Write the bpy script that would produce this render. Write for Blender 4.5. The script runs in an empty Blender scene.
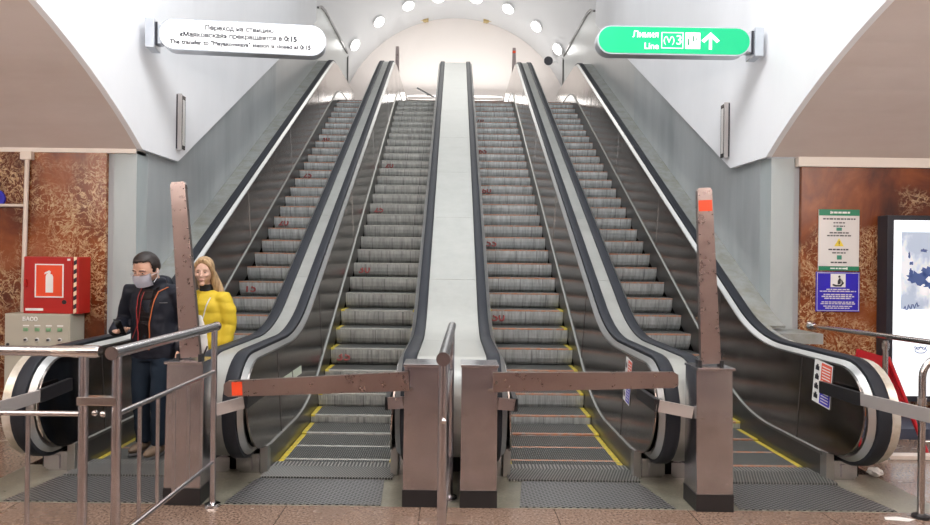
import bpy, bmesh, math, random
from math import pi, sin, cos, tan, radians, sqrt, atan2
from mathutils import Vector, Matrix, noise
from mathutils.bvhtree import BVHTree

random.seed(7)
SC = bpy.context.scene
COL = SC.collection
T30 = tan(radians(30))

# ------------------------------------------------------------------ materials
MATS = {}
def mat(name, base=(0.8, 0.8, 0.8), rough=0.5, metal=0.0, emit=None, estr=0.0, spec=None):
    m = bpy.data.materials.new(name); m.use_nodes = True
    b = m.node_tree.nodes['Principled BSDF']
    b.inputs['Base Color'].default_value = (*base, 1)
    b.inputs['Roughness'].default_value = rough
    b.inputs['Metallic'].default_value = metal
    if spec is not None: b.inputs['Specular IOR Level'].default_value = spec
    if emit:
        b.inputs['Emission Color'].default_value = (*emit, 1)
        b.inputs['Emission Strength'].default_value = estr
    MATS[name] = m
    return m

class N:
    """tiny node helper"""
    def __init__(s, m):
        s.t = m.node_tree; s.b = s.t.nodes['Principled BSDF']
        s.tc = s.t.nodes.new('ShaderNodeTexCoord')
    def link(s, a, b): s.t.links.new(a, b)
    def map(s, scale=(1, 1, 1), rot=(0, 0, 0), loc=(0, 0, 0), src='Object', rnd=False):
        n = s.t.nodes.new('ShaderNodeMapping')
        n.inputs['Scale'].default_value = scale; n.inputs['Rotation'].default_value = rot
        n.inputs['Location'].default_value = loc
        if src == 'World':
            g = s.t.nodes.new('ShaderNodeNewGeometry'); s.link(g.outputs['Position'], n.inputs['Vector'])
        else:
            s.link(s.tc.outputs[src], n.inputs['Vector'])
        if rnd:
            oi = s.t.nodes.new('ShaderNodeObjectInfo')
            mu = s.t.nodes.new('ShaderNodeMath'); mu.operation = 'MULTIPLY'; mu.inputs[1].default_value = 37.0
            s.link(oi.outputs['Random'], mu.inputs[0]); s.link(mu.outputs[0], n.inputs['Location'])
        return n.outputs['Vector']
    def noise(s, vec, scale, detail=4, rough=0.6, dist=0.0):
        n = s.t.nodes.new('ShaderNodeTexNoise')
        n.inputs['Scale'].default_value = scale; n.inputs['Detail'].default_value = detail
        n.inputs['Roughness'].default_value = rough; n.inputs['Distortion'].default_value = dist
        s.link(vec, n.inputs['Vector']); return n.outputs['Fac']
    def wave(s, vec, scale, dirn='X', dist=0.0, prof='SIN', dscale=1.0):
        n = s.t.nodes.new('ShaderNodeTexWave'); n.bands_direction = dirn; n.wave_profile = prof
        n.inputs['Scale'].default_value = scale; n.inputs['Distortion'].default_value = dist
        n.inputs['Detail Scale'].default_value = dscale
        s.link(vec, n.inputs['Vector']); return n.outputs['Fac']
    def vor(s, vec, scale, feature='F1'):
        n = s.t.nodes.new('ShaderNodeTexVoronoi'); n.feature = feature
        n.inputs['Scale'].default_value = scale; s.link(vec, n.inputs['Vector'])
        return n.outputs['Distance']
    def ramp(s, fac, stops, interp='LINEAR'):
        n = s.t.nodes.new('ShaderNodeValToRGB'); e = n.color_ramp.elements; n.color_ramp.interpolation = interp
        while len(e) < len(stops): e.new(0.5)
        for el, (p, c) in zip(e, stops):
            el.position = p; el.color = (*c, 1) if len(c) == 3 else c
        s.link(fac, n.inputs['Fac']); return n.outputs['Color']
    def mix(s, fac, a, b, mode='MIX'):
        n = s.t.nodes.new('ShaderNodeMix'); n.data_type = 'RGBA'; n.blend_type = mode
        for sock, v in ((n.inputs[0], fac), (n.inputs[6], a), (n.inputs[7], b)):
            if hasattr(v, 'links') or isinstance(v, bpy.types.NodeSocket): s.link(v, sock)
            elif isinstance(v, (int, float)): sock.default_value = v
            else: sock.default_value = (*v, 1)
        return n.outputs[2]
    def math(s, op, a, b=0.0):
        n = s.t.nodes.new('ShaderNodeMath'); n.operation = op
        for i, v in enumerate((a, b)):
            if isinstance(v, (int, float)): n.inputs[i].default_value = v
            else: s.link(v, n.inputs[i])
        return n.outputs[0]
    def color(s, c): s.link(c, s.b.inputs['Base Color'])
    def rough(s, c): s.link(c, s.b.inputs['Roughness'])
    def bump(s, h, strength=0.3, dist=0.01):
        n = s.t.nodes.new('ShaderNodeBump'); n.inputs['Strength'].default_value = strength
        n.inputs['Distance'].default_value = dist
        s.link(h, n.inputs['Height']); s.link(n.outputs['Normal'], s.b.inputs['Normal'])

def bw(v): return (v, v, v)

# plaster, paint
m = mat('white_plaster', (0.80, 0.80, 0.81), 0.75); n = N(m)
f = n.noise(n.map((1, 1, .35), src='World'), 1.3, 6, .6)
n.color(n.ramp(f, [(0.3, (0.80, 0.81, 0.83)), (0.7, (0.86, 0.87, 0.89))])); n.bump(f, .12, .02)
m = mat('cream_plaster', (0.60, 0.5, 0.45), 0.6); n = N(m)
f = n.noise(n.map((.5, 1, 2.5), src='World'), 1.2, 7, .65)
n.color(n.ramp(f, [(0.3, (0.59, 0.51, 0.465)), (0.62, (0.66, 0.585, 0.545))])); n.bump(f, .15, .02)
m = mat('vault_white', (0.86, 0.86, 0.86), 0.6)
m = mat('end_wall_cream', (0.86, 0.80, 0.76), 0.6)
m = mat('grey_paint', (0.40, 0.43, 0.44), 0.38, 0.25); n = N(m)
f = n.noise(n.map((1, 1.0, .18), src='World'), 1.6, 7, .65)
n.color(n.ramp(f, [(0.3, (0.33, 0.36, 0.37)), (0.5, (0.42, 0.45, 0.46)), (0.75, (0.50, 0.525, 0.53))])); n.bump(f, .1, .02)
m = mat('jamb_grey', (0.50, 0.52, 0.53), 0.6); n = N(m)
f = n.noise(n.map((1, 1.0, .3), src='World'), 2.0, 6, .6)
n.color(n.ramp(f, [(0.3, (0.32, 0.36, 0.365)), (0.7, (0.39, 0.43, 0.43))]))
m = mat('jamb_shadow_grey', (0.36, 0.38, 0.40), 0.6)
m = mat('trim_beige', (0.78, 0.72, 0.65), 0.5)

def marble(name, loc, veins=0.5, low=0.0):
    m = mat(name, (0.3, 0.1, 0.04), 0.22); n = N(m)
    v = n.map((1, 1, 1), loc=loc, src='World')
    big = n.noise(n.map((.8, .8, .55), rot=(0, .6, 0), loc=loc, src='World'), 1.6, 5, .6, 1.2)
    base = n.ramp(big, [(0.28, (0.045, 0.011, 0.004)), (0.45, (0.125, 0.029, 0.008)), (0.6, (0.23, 0.062, 0.016)), (0.78, (0.34, 0.13, 0.06))])
    w1 = n.noise(v, 6.0, 5, .62, 2.2)
    l1 = n.ramp(n.math('ABSOLUTE', n.math('SUBTRACT', w1, .5)), [(0.0, bw(1)), (0.018, bw(1)), (0.04, bw(0))])
    w2 = n.noise(v, 15, 3, .6, 1.5)
    l2 = n.ramp(w2, [(0.54, bw(0)), (0.62, bw(1))])
    zone = n.noise(v, 2.1, 3, .5)
    if low:
        sx_ = n.t.nodes.new('ShaderNodeSeparateXYZ'); n.link(n.map((1, 1, 1), src='World'), sx_.inputs[0])
        zone = n.math('SUBTRACT', zone, n.math('MULTIPLY', n.math('SUBTRACT', sx_.outputs[2], 1.45), low))
    zm = n.ramp(zone, [(max(0, .62 - veins * .45), bw(0)), (min(1, .8 - veins * .45), bw(1))])
    mk = n.math('MULTIPLY', n.math('MAXIMUM', l1, n.math('MULTIPLY', l2, .75)), zm)
    fine = n.noise(v, 40, 2, .5)
    vein = n.ramp(fine, [(0.3, (0.30, 0.15, 0.06)), (0.7, (0.60, 0.43, 0.25))])
    n.color(n.mix(mk, base, vein))
    return m
marble('marble_left', (3.1, 0, 1.7), .52)
m = mat('marble_brown', (0.16, 0.12, 0.125), 0.3)
marble('marble_right', (8.4, 0, 2.3), .5, .2)

m = mat('granite', (0.5, 0.36, 0.3), 0.22); n = N(m)
v = n.map((1, 1, 1), src='World')
sp = n.noise(v, 60, 3, .7); bl = n.noise(v, 2.2, 4, .6)
c1 = n.ramp(sp, [(0.35, (0.095, 0.062, 0.045)), (0.5, (0.225, 0.158, 0.12)), (0.68, (0.38, 0.29, 0.235))])
c2 = n.mix(n.math('MULTIPLY', bl, .5), c1, (0.42, 0.33, 0.28), 'MULTIPLY')
br = n.t.nodes.new('ShaderNodeTexBrick')
br.inputs['Scale'].default_value = 1.0; br.inputs['Mortar Size'].default_value = .004
br.inputs['Brick Width'].default_value = .9; br.inputs['Row Height'].default_value = .6
br.inputs['Color1'].default_value = br.inputs['Color2'].default_value = (1, 1, 1, 1); br.inputs['Mortar'].default_value = (.45, .4, .37, 1)
n.link(n.map((1, 1, 1), loc=(.2, .28, 0), src='World'), br.inputs['Vector'])
n.color(n.mix(1.0, c2, br.outputs['Color'], 'MULTIPLY'))
n.rough(n.ramp(bl, [(0.35, bw(.14)), (0.7, bw(.34))]))

m = mat('landing_concrete', (0.3, 0.3, 0.27), 0.4); n = N(m)
v = n.map((1, 1, 1), src='World'); f = n.noise(v, 5, 7, .7); g = n.noise(v, 50, 3, .6)
c = n.ramp(f, [(0.3, (0.11, 0.11, 0.085)), (0.55, (0.22, 0.215, 0.17)), (0.75, (0.34, 0.325, 0.265))])
n.color(n.mix(.35, c, n.ramp(g, [(0.3, bw(.12)), (0.7, bw(.55))]), 'OVERLAY')); n.rough(n.ramp(f, [(0.3, bw(.25)), (0.7, bw(.5))]))

# metals
m = mat('grille_metal', (0.4, 0.4, 0.4), 0.35, 0.8); n = N(m)
a = n.wave(n.map((1, 1, 1), rot=(0, 0, radians(58)), src='World'), 12.0, 'X')
b = n.wave(n.map((1, 1, 1), rot=(0, 0, radians(-58)), src='World'), 12.0, 'X')
mx = n.math('MAXIMUM', a, b)
n.color(n.ramp(mx, [(0.55, (0.03, 0.033, 0.036)), (0.86, (0.36, 0.36, 0.36))])); n.bump(mx, .6, .01)
m = mat('comb_metal', (0.45, 0.45, 0.44), 0.35, 0.7); n = N(m)
a = n.wave(n.map((1, 1, 1), rot=(0, 0, radians(20)), src='World'), 15.0, 'X')
n.color(n.ramp(a, [(0.3, (0.12, 0.125, 0.12)), (0.8, (0.38, 0.38, 0.365))])); n.bump(a, .5, .01)
m = mat('comb_teeth', (0.5, 0.5, 0.48), 0.35, 0.7); n = N(m)
a = n.wave(n.map((1, 1, 1), src='World'), 11.0, 'X')
n.color(n.ramp(a, [(0.3, (0.13, 0.13, 0.13)), (0.8, (0.5, 0.5, 0.48))])); n.bump(a, .5, .01)

def step_metal(name, tint, dark):
    m = mat(name, tint, 0.42, 0.35); n = N(m)
    v = n.map((1, 1, 1), rnd=True)
    st = n.noise(n.map((1, .25, .10), rnd=True), 26, 4, .7)
    blot = n.noise(v, 5.5, 4, .6)
    cl = n.wave(n.map((1, 1, 1)), 17.0, 'X')
    seam = n.wave(n.map((1, 1, 1)), 1.03, 'X', prof='SIN')
    seamk = n.ramp(seam, [(0.0, bw(.62)), (0.004, bw(.75)), (0.010, bw(1))])
    t = Vector(tint)
    c = n.ramp(st, [(0.28, tuple(t * .55)), (0.5, tuple(t * .92)), (0.74, tuple(t * 1.2))])
    c = n.mix(.55, c, n.ramp(blot, [(0.3, bw(dark)), (0.65, bw(1))]), 'MULTIPLY')
    c = n.mix(.22, c, n.ramp(cl, [(0.2, bw(.45)), (0.7, bw(1))]), 'MULTIPLY')
    c = n.mix(1.0, c, seamk, 'MULTIPLY')
    n.color(c); n.bump(cl, .2, .008)
    return m
step_metal('step_riser', (0.57, 0.605, 0.61), .6)
step_metal('step_riser_dull', (0.485, 0.495, 0.47), .62)
m = mat('step_tread', (0.22, 0.23, 0.22), 0.45, 0.5); n = N(m)
cl = n.wave(n.map((1, 1, 1)), 17.0, 'X')
n.color(n.ramp(cl, [(0.2, bw(.04)), (0.75, (0.21, .22, .21))])); n.bump(cl, .6, .008)
def worn(name, c1, c2, rough=.5):
    m = mat(name, c1, rough); n = N(m)
    f = n.noise(n.map((1, 1, 1), rnd=True), 22, 4, .75)
    n.color(n.ramp(f, [(0.42, c1), (0.62, c2)])); return m
worn('nosing_orange', (0.40, 0.17, 0.09), (0.31, 0.26, 0.22))
worn('nosing_grey', (0.30, 0.30, 0.27), (0.40, 0.40, 0.37))
worn('edge_yellow', (0.62, 0.48, 0.03), (0.42, 0.36, 0.10))
worn('number_red', (0.27, 0.028, 0.025), (0.22, 0.075, 0.07))

m = mat('panel_steel', (0.12, 0.11, 0.105), 0.16, 1.0); n = N(m)
f = n.noise(n.map((1, .7, .7), src='World'), 2.5, 5, .6)
n.color(n.ramp(f, [(0.3, (0.30, 0.275, 0.262)), (0.7, (0.41, 0.38, 0.365))])); n.rough(n.ramp(f, [(0.3, bw(.13)), (0.7, bw(.24))]))
n.bump(n.noise(n.map((1, 1, 1), src='World'), 3.0, 2, .4), .05, .05)
m = mat('skirt_steel', (0.16, 0.155, 0.15), 0.28, 0.9)
m = mat('trim_steel', (0.46, 0.46, 0.45), 0.38, 1.0)
m = mat('skirt_trim_steel', (0.30, 0.30, 0.28), 0.45, 1.0)
m = mat('deck_steel', (0.66, 0.66, 0.63), 0.32, 0.35); n = N(m)
f = n.noise(n.map((1, 1, 1), src='World'), 4, 5, .65)
n.color(n.ramp(f, [(0.3, (0.315, 0.325, 0.305)), (0.7, (0.385, 0.395, 0.375))])); n.rough(n.ramp(f, [(0.3, bw(.34)), (0.7, bw(.46))]))
m = mat('strip_grey', (0.42, 0.42, 0.36), 0.5); n = N(m)
f = n.noise(n.map((1, 1, 1), src='World'), 5, 6, .7)
n.color(n.ramp(f, [(0.35, (0.21, 0.215, 0.18)), (0.6, (0.275, 0.29, 0.285))]))
m = mat('deck_cream', (0.66, 0.63, 0.55), 0.3, 0.3); n = N(m)
f = n.noise(n.map((1, 1, 1), src='World'), 5, 6, .7)
n.color(n.ramp(f, [(0.35, (0.50, 0.46, 0.36)), (0.6, (0.70, 0.68, 0.62))]))
m = mat('rubber_black', (0.024, 0.027, 0.034), 0.5, 0.0, spec=.16)
m = mat('black_plastic', (0.015, 0.015, 0.017), 0.4)
m = mat('wall_steel', (0.5, 0.5, 0.5), 0.34, 0.35); n = N(m)
f = n.noise(n.map((1, 3, .12), src='World'), 2.5, 5, .6)
n.color(n.ramp(f, [(0.3, (0.42, 0.44, 0.44)), (0.7, (0.48, 0.50, 0.50))])); n.rough(n.ramp(f, [(0.3, bw(.3)), (0.7, bw(.38))]))
m = mat('stainless', (0.60, 0.57, 0.555), 0.2, 1.0)
m = mat('chrome', (0.78, 0.77, 0.77), 0.1, 1.0)
m = mat('post_steel', (0.62, 0.56, 0.545), 0.24, 1.0); n = N(m)
f = n.noise(n.map((1, 1, 1), rnd=True), 9, 5, .65)
n.rough(n.ramp(f, [(0.3, bw(.2)), (0.7, bw(.27))])); n.color(n.ramp(f, [(0.3, (0.54, 0.53, 0.555)), (0.7, (0.60, 0.59, 0.615))]))
m = mat('arm_steel', (0.46, 0.37, 0.355), 0.26, 1.0); n = N(m)
f = n.noise(n.map((1, 1, 1), rnd=True), 14, 6, .7); g = n.noise(n.map((1, 1, 1), rnd=True), 2.5, 3, .5)
c = n.ramp(f, [(0.3, (0.45, 0.375, 0.36)), (0.7, (0.49, 0.415, 0.40))]); n.color(n.mix(n.math('MULTIPLY', g, .5), c, (0.45, 0.36, 0.345)))
n.rough(n.ramp(f, [(0.3, bw(.26)), (0.7, bw(.32))]))
m = mat('bar_steel', (0.50, 0.475, 0.465), 0.4, 0.45)
m = mat('sign_casing', (0.60, 0.63, 0.68), 0.3, 0.6)
m = mat('sign_white', (0.9, 0.9, 0.9), 0.3, emit=(1, 1, 1), estr=1.0)
m = mat('sign_green', (0.0, 0.36, 0.15), 0.35, emit=(0.0, 0.45, 0.19), estr=.55)
m = mat('sign_paint_white', (0.9, 0.9, 0.9), 0.4, emit=(1, 1, 1), estr=.5)
m = mat('sign_text_grey', (0.05, 0.05, 0.06), 0.6)
m = mat('red_cabinet', (0.40, 0.016, 0.012), 0.35)
m = mat('orange_red', (0.75, 0.07, 0.02), 0.4)
m = mat('cabinet_beige', (0.42, 0.40, 0.33), 0.45)
m = mat('white_paint', (0.80, 0.80, 0.78), 0.4)
m = mat('pipe_cream', (0.70, 0.62, 0.54), 0.45)
m = mat('cream_stripe', (0.80, 0.66, 0.45), 0.5)
m = mat('lamp_green', (0.18, 0.36, 0.20), 0.3)
m = mat('blue_paint', (0.02, 0.02, 0.42), 0.35)
m = mat('sign_blue', (0.022, 0.012, 0.42), 0.35)
m = mat('header_green', (0.01, 0.20, 0.10), 0.4)
m = mat('sign_grey_white', (0.70, 0.68, 0.66), 0.4)
m = mat('warning_yellow', (0.80, 0.62, 0.05), 0.4)
m = mat('frame_dark', (0.022, 0.022, 0.03), 0.3)
m = mat('poster_glow', (0.8, 0.85, 0.9), 0.3, emit=(0.93, 0.97, 1.0), estr=.7)
m = mat('poster_print', (0.40, 0.48, 0.58), 0.3, emit=(0.62, 0.72, 0.82), estr=.4)
n = N(m); f = n.noise(n.map((1, 1, .7), src='World'), 3.0, 4, .6)
c = n.ramp(f, [(0.42, (0.42, 0.50, 0.62)), (0.58, (0.92, 0.95, 0.98))]); n.color(c); n.link(c, n.b.inputs['Emission Color'])
m = mat('poster_ink', (0.05, 0.08, 0.20), 0.4, emit=(0.06, 0.10, 0.26), estr=.5)
m = mat('mat_blue_grey', (0.055, 0.065, 0.10), 0.5)
m = mat('stone_white', (0.72, 0.64, 0.58), 0.35)
m = mat('brown_skirting', (0.35, 0.13, 0.05), 0.4)
m = mat('red_frame', (0.42, 0.012, 0.02), 0.3)
m = mat('pale_green_strip', (0.58, 0.66, 0.54), 0.4)
m = mat('sticker_green', (0.05, 0.25, 0.17), 0.4)
m = mat('sticker_red', (0.70, 0.10, 0.05), 0.4)
m = mat('sticker_blue', (0.04, 0.03, 0.45), 0.4)
m = mat('lamp_glow', (1, 1, 1), 0.3, emit=(1, 0.98, 0.95), estr=9.0)
m = mat('brass_lamp', (0.55, 0.42, 0.20), 0.4, 0.4)
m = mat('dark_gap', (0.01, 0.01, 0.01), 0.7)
# people
m = mat('skin', (0.55, 0.33, 0.24), 0.5)
m = mat('skin_light', (0.62, 0.40, 0.31), 0.5)
m = mat('hair_dark', (0.018, 0.012, 0.010), 0.5)
m = mat('hair_blond', (0.36, 0.23, 0.11), 0.5); n = N(m)
f = n.noise(n.map((1, 1, .12)), 40, 3, .6); n.color(n.ramp(f, [(0.3, (0.22, 0.13, 0.055)), (0.7, (0.50, 0.35, 0.19))]))
m = mat('jacket_navy', (0.007, 0.009, 0.017), 0.6, spec=.3)
m = mat('jacket_lining', (0.05, 0.045, 0.05), 0.7)
m = mat('zip_orange', (0.42, 0.11, 0.03), 0.5)
m = mat('shirt_grey', (0.12, 0.12, 0.125), 0.7)
m = mat('wire_red', (0.28, 0.02, 0.02), 0.4)
m = mat('jeans_blue', (0.010, 0.018, 0.031), 0.85, spec=.2)
m = mat('shoe_tan', (0.15, 0.105, 0.07), 0.6)
m = mat('mask_white', (0.74, 0.77, 0.86), 0.7)
m = mat('eye_dark', (0.02, 0.015, 0.012), 0.3)
m = mat('eye_white', (0.5, 0.41, 0.37), 0.4)
m = mat('lips', (0.48, 0.22, 0.19), 0.5)
m = mat('jacket_yellow', (0.60, 0.44, 0.022), 0.65)
m = mat('cloth_black', (0.012, 0.012, 0.014), 0.8)
m = mat('tote_white', (0.72, 0.71, 0.68), 0.8)
m = mat('phone_black', (0.012, 0.012, 0.014), 0.15)

# ------------------------------------------------------------------ builders
def obj(name, bm, ms, parent=None, loc=(0, 0, 0), smooth=False, autosmooth=None, label=None):
    me = bpy.data.meshes.new(name)
    bmesh.ops.recalc_face_normals(bm, faces=bm.faces[:])
    if smooth:
        for f in bm.faces: f.smooth = True
    bm.to_mesh(me); bm.free()
    if isinstance(ms, str): ms = [ms]
    for q in ms: me.materials.append(MATS[q])
    if autosmooth is not None:
        me.set_sharp_from_angle(angle=radians(autosmooth))
        for p in me.polygons: p.use_smooth = True
    o = bpy.data.objects.new(name, me); COL.objects.link(o)
    o.location = loc
    if parent: o.parent = parent
    if label: o['label'] = label
    return o
def thing(name, label, cat, loc=(0, 0, 0), rz=0, group=None):
    o = bpy.data.objects.new(name, None); COL.objects.link(o); o.empty_display_size = .1
    o.location = loc; o.rotation_euler = (0, 0, rz)
    return tag(o, label, cat, group)
def tag(o, label, cat, group=None):
    o['label'] = label; o['category'] = cat
    if group: o['group'] = group
    return o
def struct(name, bm, ms, **k):
    o = obj(name, bm, ms, **k); o['kind'] = 'structure'; return o
def B(): return bmesh.new()
def box(bm, x0, x1, y0, y1, z0, z1, mi=0, bev=0.0, M=None):
    r = bmesh.ops.create_cube(bm, size=1.0)
    vs = r['verts']
    for v in vs:
        v.co = Vector(((x0 + x1) / 2 + v.co.x * (x1 - x0), (y0 + y1) / 2 + v.co.y * (y1 - y0), (z0 + z1) / 2 + v.co.z * (z1 - z0)))
    fs = {f for v in vs for f in v.link_faces}
    if bev:
        es = {e for f in fs for e in f.edges}
        rr = bmesh.ops.bevel(bm, geom=list(es), offset=bev, segments=2, profile=.7, affect='EDGES')
        fs = {f for f in fs if f.is_valid} | set(rr['faces']); vs = list({v for f in fs for v in f.verts})
    for f in fs: f.material_index = mi
    if M is not None: bmesh.ops.transform(bm, matrix=M, verts=vs)
    return bm
def frame(d, ref=None):
    d = d.normalized()
    ref = ref or (Vector((0, 0, 1)) if abs(d.z) < .95 else Vector((0, 1, 0)))
    u = d.cross(ref).normalized(); return u, u.cross(d).normalized()
def tube(bm, pts, rad, seg=12, mi=0, sq=1.0, cap=True, round_ends=False):
    """swept tube; rad number or list; sq flattens the second axis"""
    P = [Vector(p) for p in pts]; R = [rad] * len(P) if isinstance(rad, (int, float)) else list(rad)
    if round_ends:
        d0 = (P[0] - P[1]).normalized(); d1 = (P[-1] - P[-2]).normalized()
        pre = [(P[0] + d0 * R[0] * sin(a), R[0] * cos(a)) for a in (1.35, .95, .5)]
        post = [(P[-1] + d1 * R[-1] * sin(a), R[-1] * cos(a)) for a in (.5, .95, 1.35)]
        P = [p for p, _ in pre] + P + [p for p, _ in post]; R = [r for _, r in pre] + R + [r for _, r in post]
    rings = []; u = None
    for i, p in enumerate(P):
        d = (P[min(i + 1, len(P) - 1)] - P[max(i - 1, 0)]).normalized()
        if u is None: u, w = frame(d)
        else:
            u = (u - d * u.dot(d)).normalized(); w = u.cross(d)
        rings.append([bm.verts.new(p + (u * cos(2 * pi * k / seg) + w * sin(2 * pi * k / seg) * sq) * R[i]) for k in range(seg)])
    for a, b in zip(rings, rings[1:]):
        for k in range(seg):
            bm.faces.new((a[k], a[(k + 1) % seg], b[(k + 1) % seg], b[k])).material_index = mi
    if cap:
        bm.faces.new(rings[0][::-1]).material_index = mi; bm.faces.new(rings[-1]).material_index = mi
    return bm
def prism(bm, poly, axis, a0, a1, mi=0):
    """extrude a 2-D polygon. axis 'x': poly=(y,z); 'y': poly=(x,z); 'z': poly=(x,y)"""
    def mk(p, a): return {'x': (a, p[0], p[1]), 'y': (p[0], a, p[1]), 'z': (p[0], p[1], a)}[axis]
    A = [bm.verts.new(mk(p, a0)) for p in poly]; Bv = [bm.verts.new(mk(p, a1)) for p in poly]
    fs = [bm.faces.new(A), bm.faces.new(Bv[::-1])]
    for i in range(len(poly)):
        j = (i + 1) % len(poly); fs.append(bm.faces.new((A[i], A[j], Bv[j], Bv[i])))
    for f in fs: f.material_index = mi
    for f in fs: f.normal_update()
    big = [f for f in fs[:2] if len(f.verts) > 4]
    if big: bmesh.ops.triangulate(bm, faces=big)
    return bm
def fillet(pts, rads, seg=8):
    out = [Vector(pts[0])]
    for i in range(1, len(pts) - 1):
        p0, p, p1 = Vector(pts[i - 1]), Vector(pts[i]), Vector(pts[i + 1]); r = rads[i - 1]
        a = (p0 - p).normalized(); b = (p1 - p).normalized()
        ang = math.acos(max(-1, min(1, a.dot(b)))); phi = pi - ang
        if r <= 0 or phi < 1e-4: out.append(p); continue
        t = r * tan(phi / 2)
        c = p + (a + b).normalized() * (r / cos(phi / 2))
        s = p + a * t - c; e = p + b * t - c
        a0 = atan2(s.y, s.x); a1 = atan2(e.y, e.x); da = (a1 - a0 + pi) % (2 * pi) - pi
        for k in range(seg + 1): out.append(c + Vector((cos(a0 + da * k / seg), sin(a0 + da * k / seg))) * r)
    out.append(Vector(pts[-1])); return out
def densify(path, step):
    out = [path[0]]
    for a, b in zip(path, path[1:]):
        k = max(1, int((b - a).length / step))
        for i in range(1, k + 1): out.append(a.lerp(b, i / k))
    return out
def normals2(path):
    ns = []
    for i in range(len(path)):
        d = (path[min(i + 1, len(path) - 1)] - path[max(i - 1, 0)]).normalized()
        ns.append(Vector((d.y, -d.x)))
    return ns
def sweep(bm, prof, path, x0=0.0, mi=0, mirror=1):
    """profile [(x, inward)] swept along a (y,z) path"""
    ns = normals2(path); rings = []
    for p, n2 in zip(path, ns):
        rings.append([bm.verts.new((x0 + mirror * x, p.x + n2.x * q, p.y + n2.y * q)) for x, q in prof])
    L = len(prof)
    for a, b in zip(rings, rings[1:]):
        for k in range(L): bm.faces.new((a[k], a[(k + 1) % L], b[(k + 1) % L], b[k])).material_index = mi
    bm.faces.new(rings[0][::-1]).material_index = mi; bm.faces.new(rings[-1]).material_index = mi
    return bm
FONT = None
def text(name, s, size, ms, parent=None, loc=(0, 0, 0), rot=(pi / 2, 0, 0), align='CENTER', ext=.0015, bold=0.0, sx=1.0, label=None):
    cu = bpy.data.curves.new(name, 'FONT'); cu.body = s; cu.size = size; cu.extrude = ext; cu.align_x = align; cu.align_y = 'CENTER'
    cu.bevel_depth = bold; cu.bevel_resolution = 0; cu.resolution_u = 3
    t = bpy.data.objects.new(name, cu); COL.objects.link(t)
    bpy.context.view_layer.update()
    dg = bpy.context.evaluated_depsgraph_get()
    me = bpy.data.meshes.new_from_object(t.evaluated_get(dg))
    bpy.data.objects.remove(t); bpy.data.curves.remove(cu)
    me.name = name; me.materials.clear(); me.materials.append(MATS[ms])
    if sx != 1.0:
        for v in me.vertices: v.co.x *= sx
    o = bpy.data.objects.new(name, me); COL.objects.link(o)
    o.location = loc; o.rotation_euler = rot
    if parent: o.parent = parent
    if label: o['label'] = label
    return o

# ------------------------------------------------------------------ key dimensions
D_WALL = 7.0          # plane of the marble wall
XW = 3.28             # inner face of white passage walls
ZT = 5.81              # upper landing
YI = 6.70             # where the step slope meets the floor
YTOP = YI + ZT / T30
CEN = [-2.43, -0.94, 0.94, 2.43]

# ------------------------------------------------------------------ setting
bm = B(); box(bm, -9, 9, -1.14, 4.48, -.2, 0); box(bm, 3.36, 9, 4.48, 7.2, -.2, 0); box(bm, -9, -3.36, 4.48, 7.2, -.2, 0)
struct('floor', bm, 'granite')
bm = B(); box(bm, -3.36, 3.36, 4.48, 5.30, -.2, .0)
o = struct('trim_1', bm, 'landing_concrete'); o['label'] = 'worn grey concrete strip of floor in front of the escalators'
bm = B()                                                     # unseen black slab added below the steps to stop world light leaking through
pts = fillet([(5.3, -.45), (YI + .3, -.45), (YTOP + .3, ZT - .45), (19.6, ZT - .45)], [1, 1])
sweep(bm, [(-3.36, 0), (3.36, 0), (3.36, .15), (-3.36, .15)], pts)
struct('trim_2', bm, 'dark_gap')

# hall vault
VC, VR = 2.93, 7.5
VZ = 2.80 - sqrt(VR ** 2 - (D_WALL - VC) ** 2)
def vz(y): return VZ + sqrt(VR ** 2 - (y - VC) ** 2)
def vault(bm, x0, x1, y0, y1, k=28):
    ys = [y0 + (y1 - y0) * i / k for i in range(k + 1)]
    low = [(y, vz(y)) for y in ys]; up = [(y, vz(y) + .12) for y in reversed(ys)]
    prism(bm, low + up, 'x', x0, x1)
bm = B(); vault(bm, -9, -XW - .06, -1.14, D_WALL); vault(bm, XW + .06, 9, -1.14, D_WALL); vault(bm, -XW - .06, XW + .06, -1.14, VC, 16)
for f in bm.faces: f.smooth = False
struct('ceiling', bm, 'cream_plaster')
bm = B(); box(bm, -9, 9, -1.3, -1.14, 0, 2.85); struct('wall_back', bm, 'marble_brown')
for k, x in enumerate((-7.6, -4.6, -2.6, 2.6, 4.6, 7.6)):
    bm = B(); box(bm, x - .35, x + .35, -1.14, -1.0, 0, 2.84); struct('trim_%d' % (10 + k), bm, 'trim_beige')  # unseen pale pilasters, added to put streaks into the steel reflections

# marble walls, jambs
bm = B(); box(bm, -9, -3.65, D_WALL - .02, D_WALL + .2, 0, 2.755); struct('wall_left', bm, 'marble_left')
bm = B(); box(bm, 3.65, 9, D_WALL - .02, D_WALL + .2, 0, 2.70); struct('wall_right', bm, 'marble_right')
bm = B(); box(bm, -9, -3.34, D_WALL - .03, D_WALL + .2, 2.755, 2.80); struct('trim_3', bm, 'trim_beige')
bm = B(); box(bm, 3.60, 9, D_WALL - .05, D_WALL + .2, 2.70, 2.80); struct('trim_4', bm, 'trim_beige')
for s, nm in ((-1, 'trim_5'), (1, 'trim_6')):
    bm = B(); a, b = sorted((s * 3.34, s * 3.58)); box(bm, a, b, D_WALL, D_WALL + .25, 0, 2.79)
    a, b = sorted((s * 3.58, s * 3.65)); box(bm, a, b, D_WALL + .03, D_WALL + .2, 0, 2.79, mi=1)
    struct(nm, bm, ['jamb_grey', 'jamb_shadow_grey'])
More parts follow.
